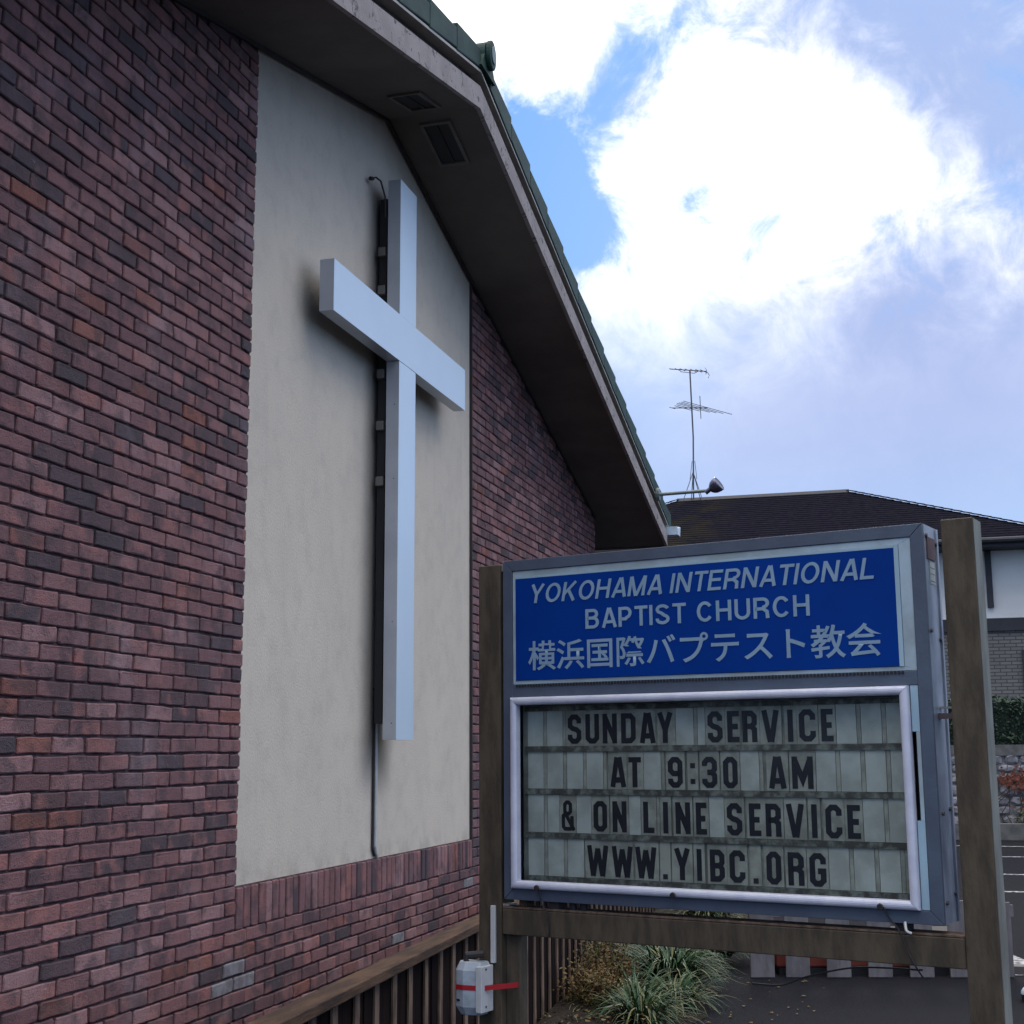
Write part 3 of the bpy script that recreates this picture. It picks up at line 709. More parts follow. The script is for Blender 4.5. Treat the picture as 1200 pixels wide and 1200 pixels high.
# letter board
zb_, zt_ = 1.170, 1.772
bd = SB('letter_board', M['board'], -2.56, -1.20, .060, .064, zb_, zt_)
SB('side_reveal', M['acryl'], -1.183, -1.1605, .002, .05, 1.150, 1.40)
SB('side_reveal', M['acryl'], -1.183, -1.1605, .002, .05, 1.655, 1.789)
SB('side_reveal_edge', M['lip'], -1.172, -1.1605, .002, .05, 1.4005, 1.6545)
SB('side_reveal_back', M['black'], -1.183, -1.1725, .03, .058, 1.4005, 1.6545)
rowz = [(1.629, 1.728), (1.486, 1.584), (1.340, 1.440), (1.196, 1.295)]
for z0, z1 in rowz:
    SB('letter_track', M['track'], -2.545, -1.215, .048, .0595, z0 - .026, z0 - .008, 0, bd)
SB('letter_track', M['track'], -2.545, -1.215, .048, .0595, 1.741, 1.757, 0, bd)
GL = {
 'SUNDAY1': [('S', -2.376, -2.324), ('U', -2.307, -2.255), ('N', -2.241, -2.187), ('D', -2.171, -2.117), ('A', -2.101, -2.045), ('Y', -2.037, -1.980),
      ('S', -1.857, -1.806), ('E', -1.789, -1.748), ('R', -1.738, -1.688), ('V', -1.671, -1.615), ('I', -1.586, -1.569), ('C', -1.549, -1.496), ('E', -1.478, -1.440)],
 'r2': [('A', -2.214, -2.157), ('T', -2.146, -2.100), ('9', -2.002, -1.95), (':', -1.922, -1.906), ('3', -1.881, -1.829), ('0', -1.808, -1.759), ('A', -1.654, -1.598), ('M', -1.578, -1.510)],
 'r3': [('&', -2.404, -2.356), ('O', -2.281, -2.23), ('N', -2.209, -2.157), ('L', -2.095, -2.056), ('I', -2.023, -2.006), ('N', -1.979, -1.927), ('E', -1.907, -1.870),
      ('S', -1.80, -1.749), ('E', -1.725, -1.686), ('R', -1.67, -1.62), ('V', -1.602, -1.545), ('I', -1.521, -1.504), ('C', -1.477, -1.426), ('E', -1.409, -1.369)],
 'r4': [('W', -2.307, -2.228), ('W', -2.214, -2.137), ('W', -2.127, -2.051), ('.', -2.028, -2.012), ('Y', -1.988, -1.931), ('I', -1.908, -1.892), ('B', -1.863, -1.813), ('C', -1.796, -1.744),
      ('.', -1.717, -1.701), ('O', -1.673, -1.625), ('R', -1.603, -1.552), ('G', -1.534, -1.482)]}
def glyph(ch_, w, h, t=.0175):
    a = t / 2; x0, x1, y0, y1 = a, w - a, a, h - a; c = .010; mid = h * .5
    G = []
    def P(*p, closed=False): G.append((list(p), closed))
    if ch_ in 'O0': P((x0 + c, y0), (x1 - c, y0), (x1, y0 + c), (x1, y1 - c), (x1 - c, y1), (x0 + c, y1), (x0, y1 - c), (x0, y0 + c), closed=True)
    elif ch_ == 'D': P((x0, y0), (x1 - c, y0), (x1, y0 + c), (x1, y1 - c), (x1 - c, y1), (x0, y1), closed=True)
    elif ch_ == 'U': P((x0, h), (x0, y0 + c), (x0 + c, y0), (x1 - c, y0), (x1, y0 + c), (x1, h))
    elif ch_ == 'C': P((x1, y1 - .024), (x1, y1 - c), (x1 - c, y1), (x0 + c, y1), (x0, y1 - c), (x0, y0 + c), (x0 + c, y0), (x1 - c, y0), (x1, y0 + c), (x1, y0 + .024))
    elif ch_ == 'G': P((x1, y1 - .024), (x1, y1 - c), (x1 - c, y1), (x0 + c, y1), (x0, y1 - c), (x0, y0 + c), (x0 + c, y0), (x1 - c, y0), (x1, y0 + c), (x1, mid - .004), (w * .5, mid - .004))
    elif ch_ == 'S': P((x1, y1 - .022), (x1, y1 - c), (x1 - c, y1), (x0 + c, y1), (x0, y1 - c), (x0, mid + c), (x0 + c, mid + .002), (x1 - c, mid - .002), (x1, mid - c), (x1, y0 + c), (x1 - c, y0), (x0 + c, y0), (x0, y0 + c), (x0, y0 + .022))
    elif ch_ == '3': P((x0, y1 - .02), (x0, y1 - c), (x0 + c, y1), (x1 - c, y1), (x1, y1 - c), (x1, mid + c), (x1 - c * .8, mid), (x1, mid - c), (x1, y0 + c), (x1 - c, y0), (x0 + c, y0), (x0, y0 + c), (x0, y0 + .02)); P((w * .35, mid), (x1 - c * .6, mid))
    elif ch_ == '9': P((x0, y0 + .02), (x0, y0 + c), (x0 + c, y0), (x1 - c, y0), (x1, y0 + c), (x1, y1 - c), (x1 - c, y1), (x0 + c, y1), (x0, y1 - c), (x0, mid + c - .004), (x0 + c, mid - .004), (x1, mid - .004))
    elif ch_ == 'E': P((w, y1), (x0, y1), (x0, y0), (w, y0)); P((x0, mid), (w * .88, mid))
    elif ch_ == 'L': P((x0, h), (x0, y0), (w, y0))
    elif ch_ == 'T': P((0, y1), (w, y1)); P((w / 2, y1), (w / 2, 0))
    elif ch_ == 'I': P((w / 2, 0), (w / 2, h))
    elif ch_ == 'N': P((x0, 0), (x0, h)); P((x1, 0), (x1, h)); P((x0 - .001, h - .006), (x1 + .001, .006))
    elif ch_ == 'M': P((x0, 0), (x0, h)); P((x1, 0), (x1, h)); P((x0, h - .008), (w / 2, h * .28), (x1, h - .008))
    elif ch_ == 'A': P((x0 - .001, 0), (w / 2 - .004, h)); P((x1 + .001, 0), (w / 2 + .004, h)); P((w * .24, h * .24), (w * .76, h * .24))
    elif ch_ == 'V': P((x0 - .001, h), (w / 2 - .002, 0)); P((x1 + .001, h), (w / 2 + .002, 0))
    elif ch_ == 'Y': P((x0, h), (w / 2, h * .42)); P((x1, h), (w / 2, h * .42)); P((w / 2, h * .46), (w / 2, 0))
    elif ch_ == 'W': P((x0 - .001, h), (w * .27, 0)); P((w * .5, h * .9), (w * .28, 0)); P((w * .5, h * .9), (w * .72, 0)); P((x1 + .001, h), (w * .73, 0))
    elif ch_ == 'B': P((x0, y0), (x1 - c, y0), (x1, y0 + c), (x1, mid - c), (x1 - c * .7, mid), (x1, mid + c), (x1, y1 - c), (x1 - c, y1), (x0, y1), closed=True); P((x0, mid), (x1 - c * .6, mid))
    elif ch_ == 'R': P((x0, 0), (x0, y1), (x1 - c, y1), (x1, y1 - c), (x1, mid + c), (x1 - c, mid), (x0, mid)); P((x1 - c, mid), (x1, mid - c), (x1, 0))
    elif ch_ == '.': P((w / 2, 0), (w / 2, .016))
    elif ch_ == ':': P((w / 2, .012), (w / 2, .028)); P((w / 2, .062), (w / 2, .078))
    elif ch_ == '&':
        t = .0125; a = t / 2; x0 = a; y0 = a; y1 = h - a; m_ = h * .56; q = .007
        P((x0 + .006 + q, m_), (w - .014 - q, m_), (w - .014, m_ + q), (w - .014, y1 - q), (w - .014 - q, y1), (x0 + .006 + q, y1), (x0 + .006, y1 - q), (x0 + .006, m_ + q), closed=True)
        P((w - .002, y0 + .036), (w - .008, y0 + .036), (w - .008, y0 + q), (w - .008 - q, y0), (x0 + q, y0), (x0, y0 + q), (x0, m_ - q), (x0 + q, m_))
        P((x0 + q + .004, m_ - .004), (w, .002))
    mb = MB()
    for i, (pts, cl) in enumerate(G):
        ribbon(mb, pts, t if ch_ not in 'W' else t * .95, cl, -.0009 - i * .0003, 0)
    return mb
occ = []
for ri, (rk, row) in enumerate(GL.items()):
    z0, z1 = rowz[ri]; h = z1 - z0; used = []
    for (c, s0, s1) in row:
        pad = .008 if c not in 'I.:' else .011
        tl = SB('letter_tile', M['tile'], s0 - pad, s1 + pad, .0545, .0575, z0 - .007, z1 + .022, 0, sign)
        if c == 'I' or c in '.:': w = s1 - s0
        gm = glyph(c, s1 - s0, h, min(.0175, (s1 - s0) + .0005) if c in 'I.:' else .0175)
        gm.v = [(v[0] + s0 - S0, v[1] + .0540, v[2] + z0) for v in gm.v]
        gm.build('letter', M['letter'], tl)
        used.append((s0 - pad, s1 + pad))
    # blank tiles in the free runs, narrow spacers between them
    used.sort(); cur = -2.538; spans = []
    for a, b in used + [(-1.222, 0)]:
        if a - cur > .012: spans.append((cur, a - .001))
        cur = max(cur, b + .001)
    for a, b in spans:
        x = a
        while x < b - .010:
            w = min(.064, b - x)
            wide = (x == a) or w > .03
            SB('blank_tile', M['blank'] if w > .018 else M['tile'], x + .0008, x + w - .0008, .0545 + rnd.uniform(-.0005, .0005), .0575, z0 - .007, z1 + .022 - rnd.uniform(0, .004), 0, sign)
            x += w
            w2 = min(.0135, b - x)
            if w2 > .006:
                SB('spacer_tile', M['tile'], x + .0008, x + w2 - .0008, .0550, .0575, z0 - .007, z1 + .020, 0, sign)
            x += w2
SB('acrylic_cover', M['pane'], -2.54, -1.22, .010, .0125, 1.18, 1.762)
# lilac aluminium door frame: rounded bars mitred at the corners
fo = (-2.568 - S0, -1.186 - S0, 1.148, 1.789); fw = .027
def dbar(name, p, q, inn):
    # swept half-round profile between mitred ends; p,q outer corners, inn = inward normal (x,z)
    mb = MB(); prof = []
    for i in range(9):
        a = math.pi * i / 8; prof.append(((1 - math.cos(a)) / 2 * fw, -.003 - .017 * math.sin(a) ** .5))
    dx, dz = q[0] - p[0], q[1] - p[1]; ln = math.hypot(dx, dz); dx /= ln; dz /= ln
    vs = []
    for end, sg in ((p, 1), (q, -1)):
        for (o_, k) in prof + [(fw, .010), (0, .010)]:
            vs.append((end[0] + inn[0] * o_ + dx * (o_ + .0006) * sg, k, end[1] + inn[1] * o_ + dz * (o_ + .0006) * sg))
    n = len(prof) + 2
    fs = [(i, (i + 1) % n, n + (i + 1) % n, n + i) for i in range(n)] + [tuple(range(n))[::-1], tuple(range(n, 2 * n))]
    o = mb.add(vs, fs).build(name, M['alu'], sign)
    bm = bmesh.new(); bm.from_mesh(o.data); bmesh.ops.recalc_face_normals(bm, faces=bm.faces); bm.to_mesh(o.data); bm.free()
    return o
A_, B_, C_, D_ = (fo[0], fo[2]), (fo[1], fo[2]), (fo[1], fo[3]), (fo[0], fo[3])
dbar('door_frame_bar', A_, B_, (0, 1)); dbar('door_frame_bar', B_, C_, (-1, 0)); dbar('door_frame_bar', C_, D_, (0, -1)); dbar('door_frame_bar', D_, A_, (1, 0))
for s in (-2.455, -1.955, -1.295):
    MB().tube([(s - S0, -.028, 1.158), (s - S0, -.036, 1.156)], .0085, 10).build('door_knob', M['trim_dark'], sign)
# posts, beam
def post(name, s0, s1, k0, k1, z1, mats=None):
    return SB(name, M['post'], s0, s1, k0, k1, 0, z1, .003)
post('post', -2.706, -2.615, .0, .085, 2.258)
post('post', -1.066, -.973, -.002, .085, 2.272)
SB('post_lit_side', M['post_lit_face'], -.9725, -.9705, .002, .084, 0, 2.268)  # thin strip carrying the painted skylight on the post side
post('inner_post', -2.6145, -2.56, .03, .08, 1.0)
SB('beam', M['post'], -2.6135, -1.0675, .004, .06, .994, 1.078, .003)
SB('lit_beam_top', M['batten'], -2.6135, -1.0675, .006, .085, 1.0795, 1.086, .001)  # lighter board standing in for the lit top face of the beam
SB('rear_strut', mat('dark_brown_strut', (.05, .03, .028), .8), -1.112, -1.070, .20, .235, .9, 1.70)
SB('bracket', mat('rusty_bracket', (.14, .10, .10), .7), -1.120, -1.0665, .06, .09, 1.692, 1.708)
SB('bracket', M['strip'], -1.120, -1.0665, .08, .10, 1.722, 1.728)
SB('bracket', M['strip'], -2.6145, -2.6035, .01, .06, 2.235, 2.262)
SB('bracket', M['strip'], -2.6145, -2.59, .01, .06, 1.088, 1.094)
SB('spacer_block', M['rail'], -2.555, -2.525, .02, .07, 1.087, 1.1095)
SB('spacer_block', M['trim_dark'], -2.44, -2.40, .02, .07, 1.087, 1.1095)
SB('spacer_block', M['trim_dark'], -1.27, -1.23, .02, .07, 1.087, 1.1095)
def wire(pts, r=.0035, m=None, name='cable'):
    # smooth catmull through points in (s,k,z)
    P_ = [Vector((p[0] - S0, p[1], p[2])) for p in pts]; out = []
    for i in range(len(P_) - 1):
        p0, p1, p2, p3 = P_[max(i - 1, 0)], P_[i], P_[i + 1], P_[min(i + 2, len(P_) - 1)]
        for k in range(6):
            t = k / 6; out.append(.5 * ((2 * p1) + (p2 - p0) * t + (2 * p0 - 5 * p1 + 4 * p2 - p3) * t * t + (3 * p1 - p0 - 3 * p2 + p3) * t ** 3))
    out.append(P_[-1]); return MB().tube(out, r, 6).build(name, m or M['wire'], sign)
wire([(-1.29, -.02, 1.155), (-1.275, -.008, 1.12), (-1.25, -.006, 1.09), (-1.232, -.004, 1.04), (-1.21, -.003, .995), (-1.20, .03, .96)], .0024)
wire([(-2.46, -.02, 1.158), (-2.452, -.008, 1.11), (-2.43, -.004, 1.07), (-2.425, -.002, 1.02), (-2.43, .0, .995)], .0022)
wire([(-1.20, .03, .98), (-1.4, .05, .97), (-1.56, .06, .93), (-1.64, .06, .90), (-1.74, .07, .895)], .003)
wire([(-1.232, -.006, 1.115), (-1.226, -.016, 1.092), (-1.214, -.010, 1.085)], .004, M['conduit'], 'white_clip')
for s in (-2.35, -2.31): MB().tube([(s - S0, .03, 1.082), (s - S0, .03, 1.108)], .014, 10).build('lamp_socket', M['black'], sign)
# switch box on the left post
zb1_, zb2_ = .735, .918
bxm = MB(); s0, s1 = -2.765, -2.660
T_ = empty('switch_box', dv * -2.70 + nv * (K0 - .085) + Vector((0, 0, .735)), AL)
tag(T_, 'faceted grey plastic switch box taped in red to the left sign post', 'switch box')
prof = [(-.062, .075), (-.062, .030), (-.045, .004), (-.012, -.004), (.004, .0), (.052, .012), (.055, .075)]
def shrink(pr, f, cy=.05): return [(a * f, cy + (b - cy) * f) for a, b in pr]
vs = []; n = len(prof)
for z, f in ((0, .72), (.028, 1), (.145, 1), (.172, .78)): vs += [(a, b, z) for a, b in shrink(prof, f)]
fs = [(L_ * n + i, L_ * n + (i + 1) % n, (L_ + 1) * n + (i + 1) % n, (L_ + 1) * n + i) for L_ in range(3) for i in range(n)] + [tuple(range(n))[::-1], tuple(range(3 * n, 4 * n))]
MB().add(vs, fs).build('box_body', M['box'], T_, .003)
MB().box((.035, .002, .012), (.058, .076, .16)).build('box_edge_strip', M['conduit'], T_, .002)
for z in (.03, .09, .15): MB().tube([(.0585, .03, z), (.0600, .03, z)], .0035, 8).build('screw', M['black'], T_)
MB().box((-.04, -.0005, .045), (.0, .02, .052)).build('box_slot', M['black'], T_)
tp = [(a * 1.03, .05 + (b - .05) * 1.03) for a, b in prof]
tvs = []; 
for z in (.083, .099): tvs += [(a, b, z) for a, b in tp]
MB().add(tvs, [(i, i + 1, n + i + 1, n + i) for i in range(n - 1)]).build('red_tape', M['red'], T_)
MB().add([(.056, .02, .083), (.135, .112, .087), (.135, .112, .1045), (.056, .02, .099)], [(0, 1, 2, 3)]).build('red_tape', M['red'], T_)
cdt = SB('sign_conduit', M['conduit'], -2.652, -2.634, -.012, -.001, .90, 1.088, .002)
MB().tube([(-.02, .03, .17), (-.02, .03, .19), (.03, .06, .195)], .012, 8).build('box_elbow', M['wire'], T_)

# ============================================================ wooden fence in front of the wall
FA = R(3.3); fd = Vector((-math.sin(FA), math.cos(FA), 0)); fnv = Vector((math.cos(FA), math.sin(FA), 0))   # fnv points to camera side
fence = empty('wooden_fence', fnv * -1.665 + fd * 2.0, FA)
tag(fence, 'low brown board fence with weathered top rail between brick wall and planting bed', 'fence')
# local: x = towards camera side, y = along
F0, F1 = -.6, 14.5
zr = .768
MB().box((-.055, F0, zr), (.045, 12.0, zr + .038)).build('top_rail', M['rail'], fence, .004)
y = F0; i = 0
bmesh_board = {}
while y < 12.0:
    w = .222; key = i % 4
    if key not in bmesh_board:
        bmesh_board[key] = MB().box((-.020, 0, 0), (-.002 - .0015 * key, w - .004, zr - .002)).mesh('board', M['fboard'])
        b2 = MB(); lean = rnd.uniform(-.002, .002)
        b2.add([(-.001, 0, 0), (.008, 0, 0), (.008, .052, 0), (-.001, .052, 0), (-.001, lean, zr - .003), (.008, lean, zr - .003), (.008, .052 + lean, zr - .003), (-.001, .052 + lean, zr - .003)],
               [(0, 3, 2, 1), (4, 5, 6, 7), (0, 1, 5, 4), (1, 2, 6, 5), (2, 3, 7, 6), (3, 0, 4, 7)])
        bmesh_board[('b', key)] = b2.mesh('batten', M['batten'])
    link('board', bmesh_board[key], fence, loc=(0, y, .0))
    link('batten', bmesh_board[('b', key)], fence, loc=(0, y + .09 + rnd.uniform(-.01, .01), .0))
    y += .225; i += 1
MB().box((-.05, F0, .0), (.03, 12.2, .02)).build('base_board', M['trim_dark'], fence)

# ============================================================ low plank barrier behind the sign
ba = math.atan2(10.753 - 10.369, .39 + 1.168)
barrier = empty('plank_barrier', (-1.168, 10.369, 0), ba)
tag(barrier, 'low grey plank barrier standing on the asphalt behind the sign beam', 'barrier')
pl_me = [MB().box((0, 0, 0.0), (.172, .022, .52 + k * .006)).mesh('plank', M['pallet']) for k in range(3)]
px = [0, .253, .545, .84, 1.135, 1.42, 1.70]
for i, x in enumerate(px):
    o = link('plank', pl_me[i % 3], barrier, bevel=.004, loc=(x, rnd.uniform(-.003, .003), .002)); o.rotation_euler = (0, rnd.gauss(0, .004), 0)
MB().box((0, .024, .42), (1.9, .05, .50)).build('barrier_rail', M['pallet'], barrier)
bx = MB().box((0, 0, 0), (1.55, .4, .30)); bx.box((-.01, -.01, .30), (1.56, .41, .33))
ob = MB().box((0, 0, .055), (1.6, .42, .26)).build('storage_crate', M['orange'], None, .01)
ob.location = Vector((-1.0, 10.55, 0)); ob.rotation_euler = (0, 0, ba); tag(ob, 'orange crate seen through the gaps of the grey plank barrier', 'crate')
MB().box((.02, .01, 0), (1.58, .40, .052)).build('crate_skid', M['black'], ob)
MB().box((.0, .0, .262), (1.6, .42, .29)).build('crate_lid', M['trim_dark'], ob)

# ============================================================ plants
def blade(mb, base, ang, L, w, droop, mi=0, seg=6, lift=1.1):
    d = Vector((math.cos(ang), math.sin(ang), 0)); s = Vector((-d.y, d.x, 0)); vs = []; p = Vector(base); el = lift
    for i in range(seg + 1):
        f = i / seg; ww = w * (1 - f ** 2.2) * (.55 + .45 * min(1, f * 4)) + .0006
        nrm = Vector((0, 0, 1)) * math.cos(el) - d * math.sin(el)
        vs += [p - s * ww / 2 + nrm * ww * .12, p - nrm * 0, p + s * ww / 2 + nrm * ww * .12]
        p = p + (d * math.cos(el) + Vector((0, 0, 1)) * math.sin(el)) * L / seg; el -= droop / seg * (.6 + f)
        p.z = max(p.z, .01)
    fs = []
    for i in range(seg):
        a = i * 3; fs += [(a, a + 1, a + 4, a + 3), (a + 1, a + 2, a + 5, a + 4)]
    mb.add(vs, fs, mi)
LM = []
for k in range(14):
    r = random.Random(k); b = MB(); blade(b, (0, 0, 0), 0, r.uniform(.38, .52), .017, r.uniform(1.3, 2.9), lift=r.uniform(.6, 1.4))
    LM.append((b.mesh('leaf', M['leaf']), b.mesh('leaf', M['leaf2'])))
def clump(x, y, rad, nst, nind, label, pale=.2, z=.05, sc=1.0):
    o = empty('strap_leaf_plant', (x, y, z)); tag(o, label, 'plant', 'plants in the bed beside the fence')
    mb = MB(); r = random.Random(int(x * 97 + y * 31))
    for i in range(nst):
        a = r.uniform(0, 6.283); rr = r.uniform(0, rad) ** 1; blade(mb, (math.cos(a) * rr * .5, math.sin(a) * rr * .5, 0), a + r.gauss(0, .5), r.uniform(.25, .55) * sc, r.uniform(.009, .017) * sc, r.uniform(1.2, 2.7), 1 if r.random() < pale else 0, lift=r.uniform(.5, 1.3))
    f = mb.build('foliage', [M['leaf'], M['leaf2']], o); f['kind'] = 'stuff'
    for i in range(nind):
        a = r.uniform(0, 6.283); k = r.randrange(14); l = link('leaf', LM[k][1 if r.random() < pale * 1.3 else 0], o)
        rr = r.uniform(0, rad * .5); l.location = (math.cos(a) * rr, math.sin(a) * rr, .01); s = r.uniform(.8, 1.15) * sc; l.scale = (s, s, s); l.rotation_euler = (0, 0, a + r.gauss(0, .35))
    return o
clump(-1.62, 9.60, .28, 430, 60, 'dense green strap leaf clump in the middle of the bed', .16, .06)
clump(-1.80, 10.3, .30, 420, 30, 'green strap leaf clump nearest the beam, half behind it', .14, .06)
clump(-1.74, 8.80, .30, 420, 70, 'full green and pale strap leaf clump lowest in the picture', .35, .0, .82)
clump(-1.50, 9.05, .20, 220, 40, 'low strap leaf clump spilling over the asphalt edge', .28, .0, .8)
clump(-1.50, 11.0, .24, 260, 24, 'arching green clump beside the grey plank barrier', .15, .05)
clump(-1.60, 8.42, .26, 260, 50, 'strap leaf clump cut by the bottom edge of the picture', .3, .0, .85)
clump(-1.78, 12.6, .34, 320, 10, 'pale leafy clump seen between sign cabinet and beam', .55, .12)
clump(-1.98, 8.15, .12, 30, 8, 'few long pale blades rising at the foot of the fence', .7, .0, .5)
def bushy(x, y, rad, hgt, n, label, m):
    o = empty('dry_shrub', (x, y, .04)); tag(o, label, 'shrub', 'dry shrubs by the fence'); mb = MB(); st = MB(); r = random.Random(int(x * 55 + y * 7))
    for i in range(46):
        a = r.uniform(0, 6.283); rr = rad * r.uniform(.2, 1); h = hgt * r.uniform(.5, 1.1)
        tip = Vector((math.cos(a) * rr, math.sin(a) * rr, h)); st.tube([(0, 0, 0), tip * .5 + Vector((0, 0, h * .12)), tip], .004, 4, .0012)
        for k in range(n // 46):
            f = r.uniform(.35, 1.05); p = tip * f + Vector((r.gauss(0, .03), r.gauss(0, .03), r.gauss(0, .025) + h * .1 * (1 - f)))
            s = r.uniform(.008, .018); u = Vector((r.gauss(0, 1), r.gauss(0, 1), r.gauss(0, 1))).normalized(); v = u.cross(Vector((r.gauss(0, 1), r.gauss(0, 1), 1))).normalized()
            mb.add([p - u * s, p + v * s * .45, p + u * s, p - v * s * .45], [(0, 1, 2, 3)], 0 if r.random() < .75 else 1)
    st.build('stem', M['ivy'], o)['kind'] = 'stuff'; f = mb.build('foliage', m, o); f['kind'] = 'stuff'
bushy(-1.96, 9.15, .24, .34, 2400, 'brownish feathery shrub against the fence boards', [M['drygrass'], M['shrub']])
bushy(-1.93, 8.62, .24, .24, 3200, 'low rusty brown shrub at the bottom of the bed', [M['drygrass'], M['drygrass']])
lt = MB(); r = random.Random(3)
for i in range(70):
    x, y = r.uniform(-1.9, -.6) , r.uniform(8.2, 10.3); s = r.uniform(.01, .025); a = r.uniform(0, 3)
    lt.add([(x, y, .008), (x + s * math.cos(a), y + s * math.sin(a), .014), (x + s * 1.6 * math.cos(a + .6), y + s * 1.6 * math.sin(a + .6), .009), (x + s * math.cos(a + 1.3), y + s * math.sin(a + 1.3), .012)], [(0, 1, 2, 3)])
for i in range(900):
    y = r.uniform(7.6, 12.5); x = r.uniform(-(1.665 + y * .0576) + .04, -1.45); s = r.uniform(.008, .028); a = r.uniform(0, 6.28); z = .10 + r.uniform(-.01, .012)
    lt.add([(x, y, z), (x + s * math.cos(a), y + s * math.sin(a), z + r.uniform(-.004, .01)), (x + s * 1.6 * math.cos(a + .6), y + s * 1.6 * math.sin(a + .6), z), (x + s * math.cos(a + 1.3), y + s * math.sin(a + 1.3), z + .006)], [(0, 1, 2, 3)], i % 2)
o = lt.build('leaf_litter', [M['drygrass'], M['soil']]); tag(o, 'dry fallen leaves on the bed and asphalt edge', 'leaf litter', kind='stuff')

# ============================================================ flood lamp on the rake
lamp = empty('arm_floodlight', (XF, 14.59, 4.36)); tag(lamp, 'small round floodlight on a straight grey arm at the eave corner', 'floodlight')
MB().prism([(.06 * math.cos(R(i * 30)), .075 * math.sin(R(i * 30))) for i in range(12)], 0, .002, .05).build('mount_plate', M['lamparm'], lamp, .006)
MB().tube([(.05, 0, 0), (.56, 0, .012)], .019, 10).build('lamp_arm', M['lamparm'], lamp)
MB().tube([(.545, 0, -.012), (.60, 0, .03)], .026, 10).build('lamp_joint', M['lamphead'], lamp)
hv = []; hf = []; ax = Vector((.55, -.15, .35)).normalized(); u = ax.cross(Vector((0, 1, 0))).normalized(); w_ = ax.cross(u)
pr = [(-.075, .0), (-.070, .028), (-.05, .052), (-.02, .072), (.02, .082), (.05, .084), (.055, .078), (.045, .06), (.05, .03), (.052, 0)]
for a_, r_ in pr:
    for k in range(16):
        an = 2 * math.pi * k / 16; hv.append(Vector((.655, 0, .055)) + ax * a_ + (u * math.cos(an) + w_ * math.sin(an)) * (r_ + .0005))
for i in range(len(pr) - 1):
    for k in range(16): hf.append((i * 16 + k, i * 16 + (k + 1) % 16, (i + 1) * 16 + (k + 1) % 16, (i + 1) * 16 + k))
MB().add(hv, hf).build('lamp_head', M['lamphead'], lamp, smooth=True)

# ============================================================ house behind
house = empty('neighbour_house', (0, 32, 0)); tag(house, 'two storey house with dark hipped shingle roof and white upper wall', 'house')
def H(o): o.parent = house; o.matrix_parent_inverse = Matrix.Translation(house.location).inverted(); return o
HY = 32.0
H(MB().box((-11, HY, 4.46), (9, 42, 6.0)).build('upper_wall', M['hwall']))
H(MB().box((-11.05, HY - .06, 4.18), (9.05, 42, 4.459)).build('floor_band', M['htimber']))
H(MB().box((-11, HY, 0), (9, 42, 4.179)).build('lower_wall', M['hbrick']))
H(MB().box((1.86, HY - .10, 4.70), (1.99, HY - .002, 5.95)).build('timber_post', M['htimber']))
def win(x0, x1, z0, z1):
    f = MB(); t = .06; y0, y1 = HY - .05, HY - .002
    f.box((x0, y0, z0), (x1, y1, z0 + t)); f.box((x0, y0, z1 - t), (x1, y1, z1)); f.box((x0, y0, z0 + t), (x0 + t, y1, z1 - t)); f.box((x1 - t, y0, z0 + t), (x1, y1, z1 - t)); f.box(((x0 + x1) / 2 - .03, y0, z0 + t), ((x0 + x1) / 2 + .03, y1, z1 - t))
    w = H(f.build('window', M['htimber'])); p = MB().box((x0 + t, HY - .03, z0 + t), (x1 - t, HY - .012, z1 - t)).build('pane', M['glass'], w)
win(2.50, 4.4, 2.9, 3.75); win(3.2, 5.0, 4.8, 5.7); win(-1.2, .4, 4.75, 5.65); win(-1.5, .3, 2.6, 3.9)
# hipped roof built in stepped shingle courses
EY, EZ, RYd, RZ = 31.25, 6.12, 36.2, 8.24
XL, XR = -9.6, 3.75; RX0, RX1 = -5.62, -1.12
nc = 26; vs = []; fs = []; rf = MB()
for i in range(nc):
    f0, f1 = i / nc, (i + 1) / nc
    def L(f): return (XL + (RX0 - XL) * f, XR + (RX1 - XR) * f, EY + (RYd - EY) * f, EZ + (RZ - EZ) * f)
    a, b = L(f0), L(f1)
    st_ = .014
    YB = 2 * RYd
    q0 = [(a[0], a[2], a[3] + st_), (a[1], a[2], a[3] + st_), (a[1], YB - a[2], a[3] + st_), (a[0], YB - a[2], a[3] + st_)]
    qb = [(p[0], p[1], p[2] - st_ - .01) for p in q0]
    q1 = [(b[0], b[2], b[3]), (b[1], b[2], b[3]), (b[1], YB - b[2], b[3]), (b[0], YB - b[2], b[3])]
    rf.add(q0 + q1 + qb, [(0, 1, 5, 4), (1, 2, 6, 5), (2, 3, 7, 6), (3, 0, 4, 7), (8, 9, 1, 0), (9, 10, 2, 1), (10, 11, 3, 2), (11, 8, 0, 3)])
H(rf.build('roof', M['shingle']))
rc = MB(); rc.prism([(RYd - .12, RZ - .03), (RYd + .12, RZ - .03), (RYd, RZ + .07)], 0, RX0, RX1); H(rc.build('ridge_cap', M['htimber']))
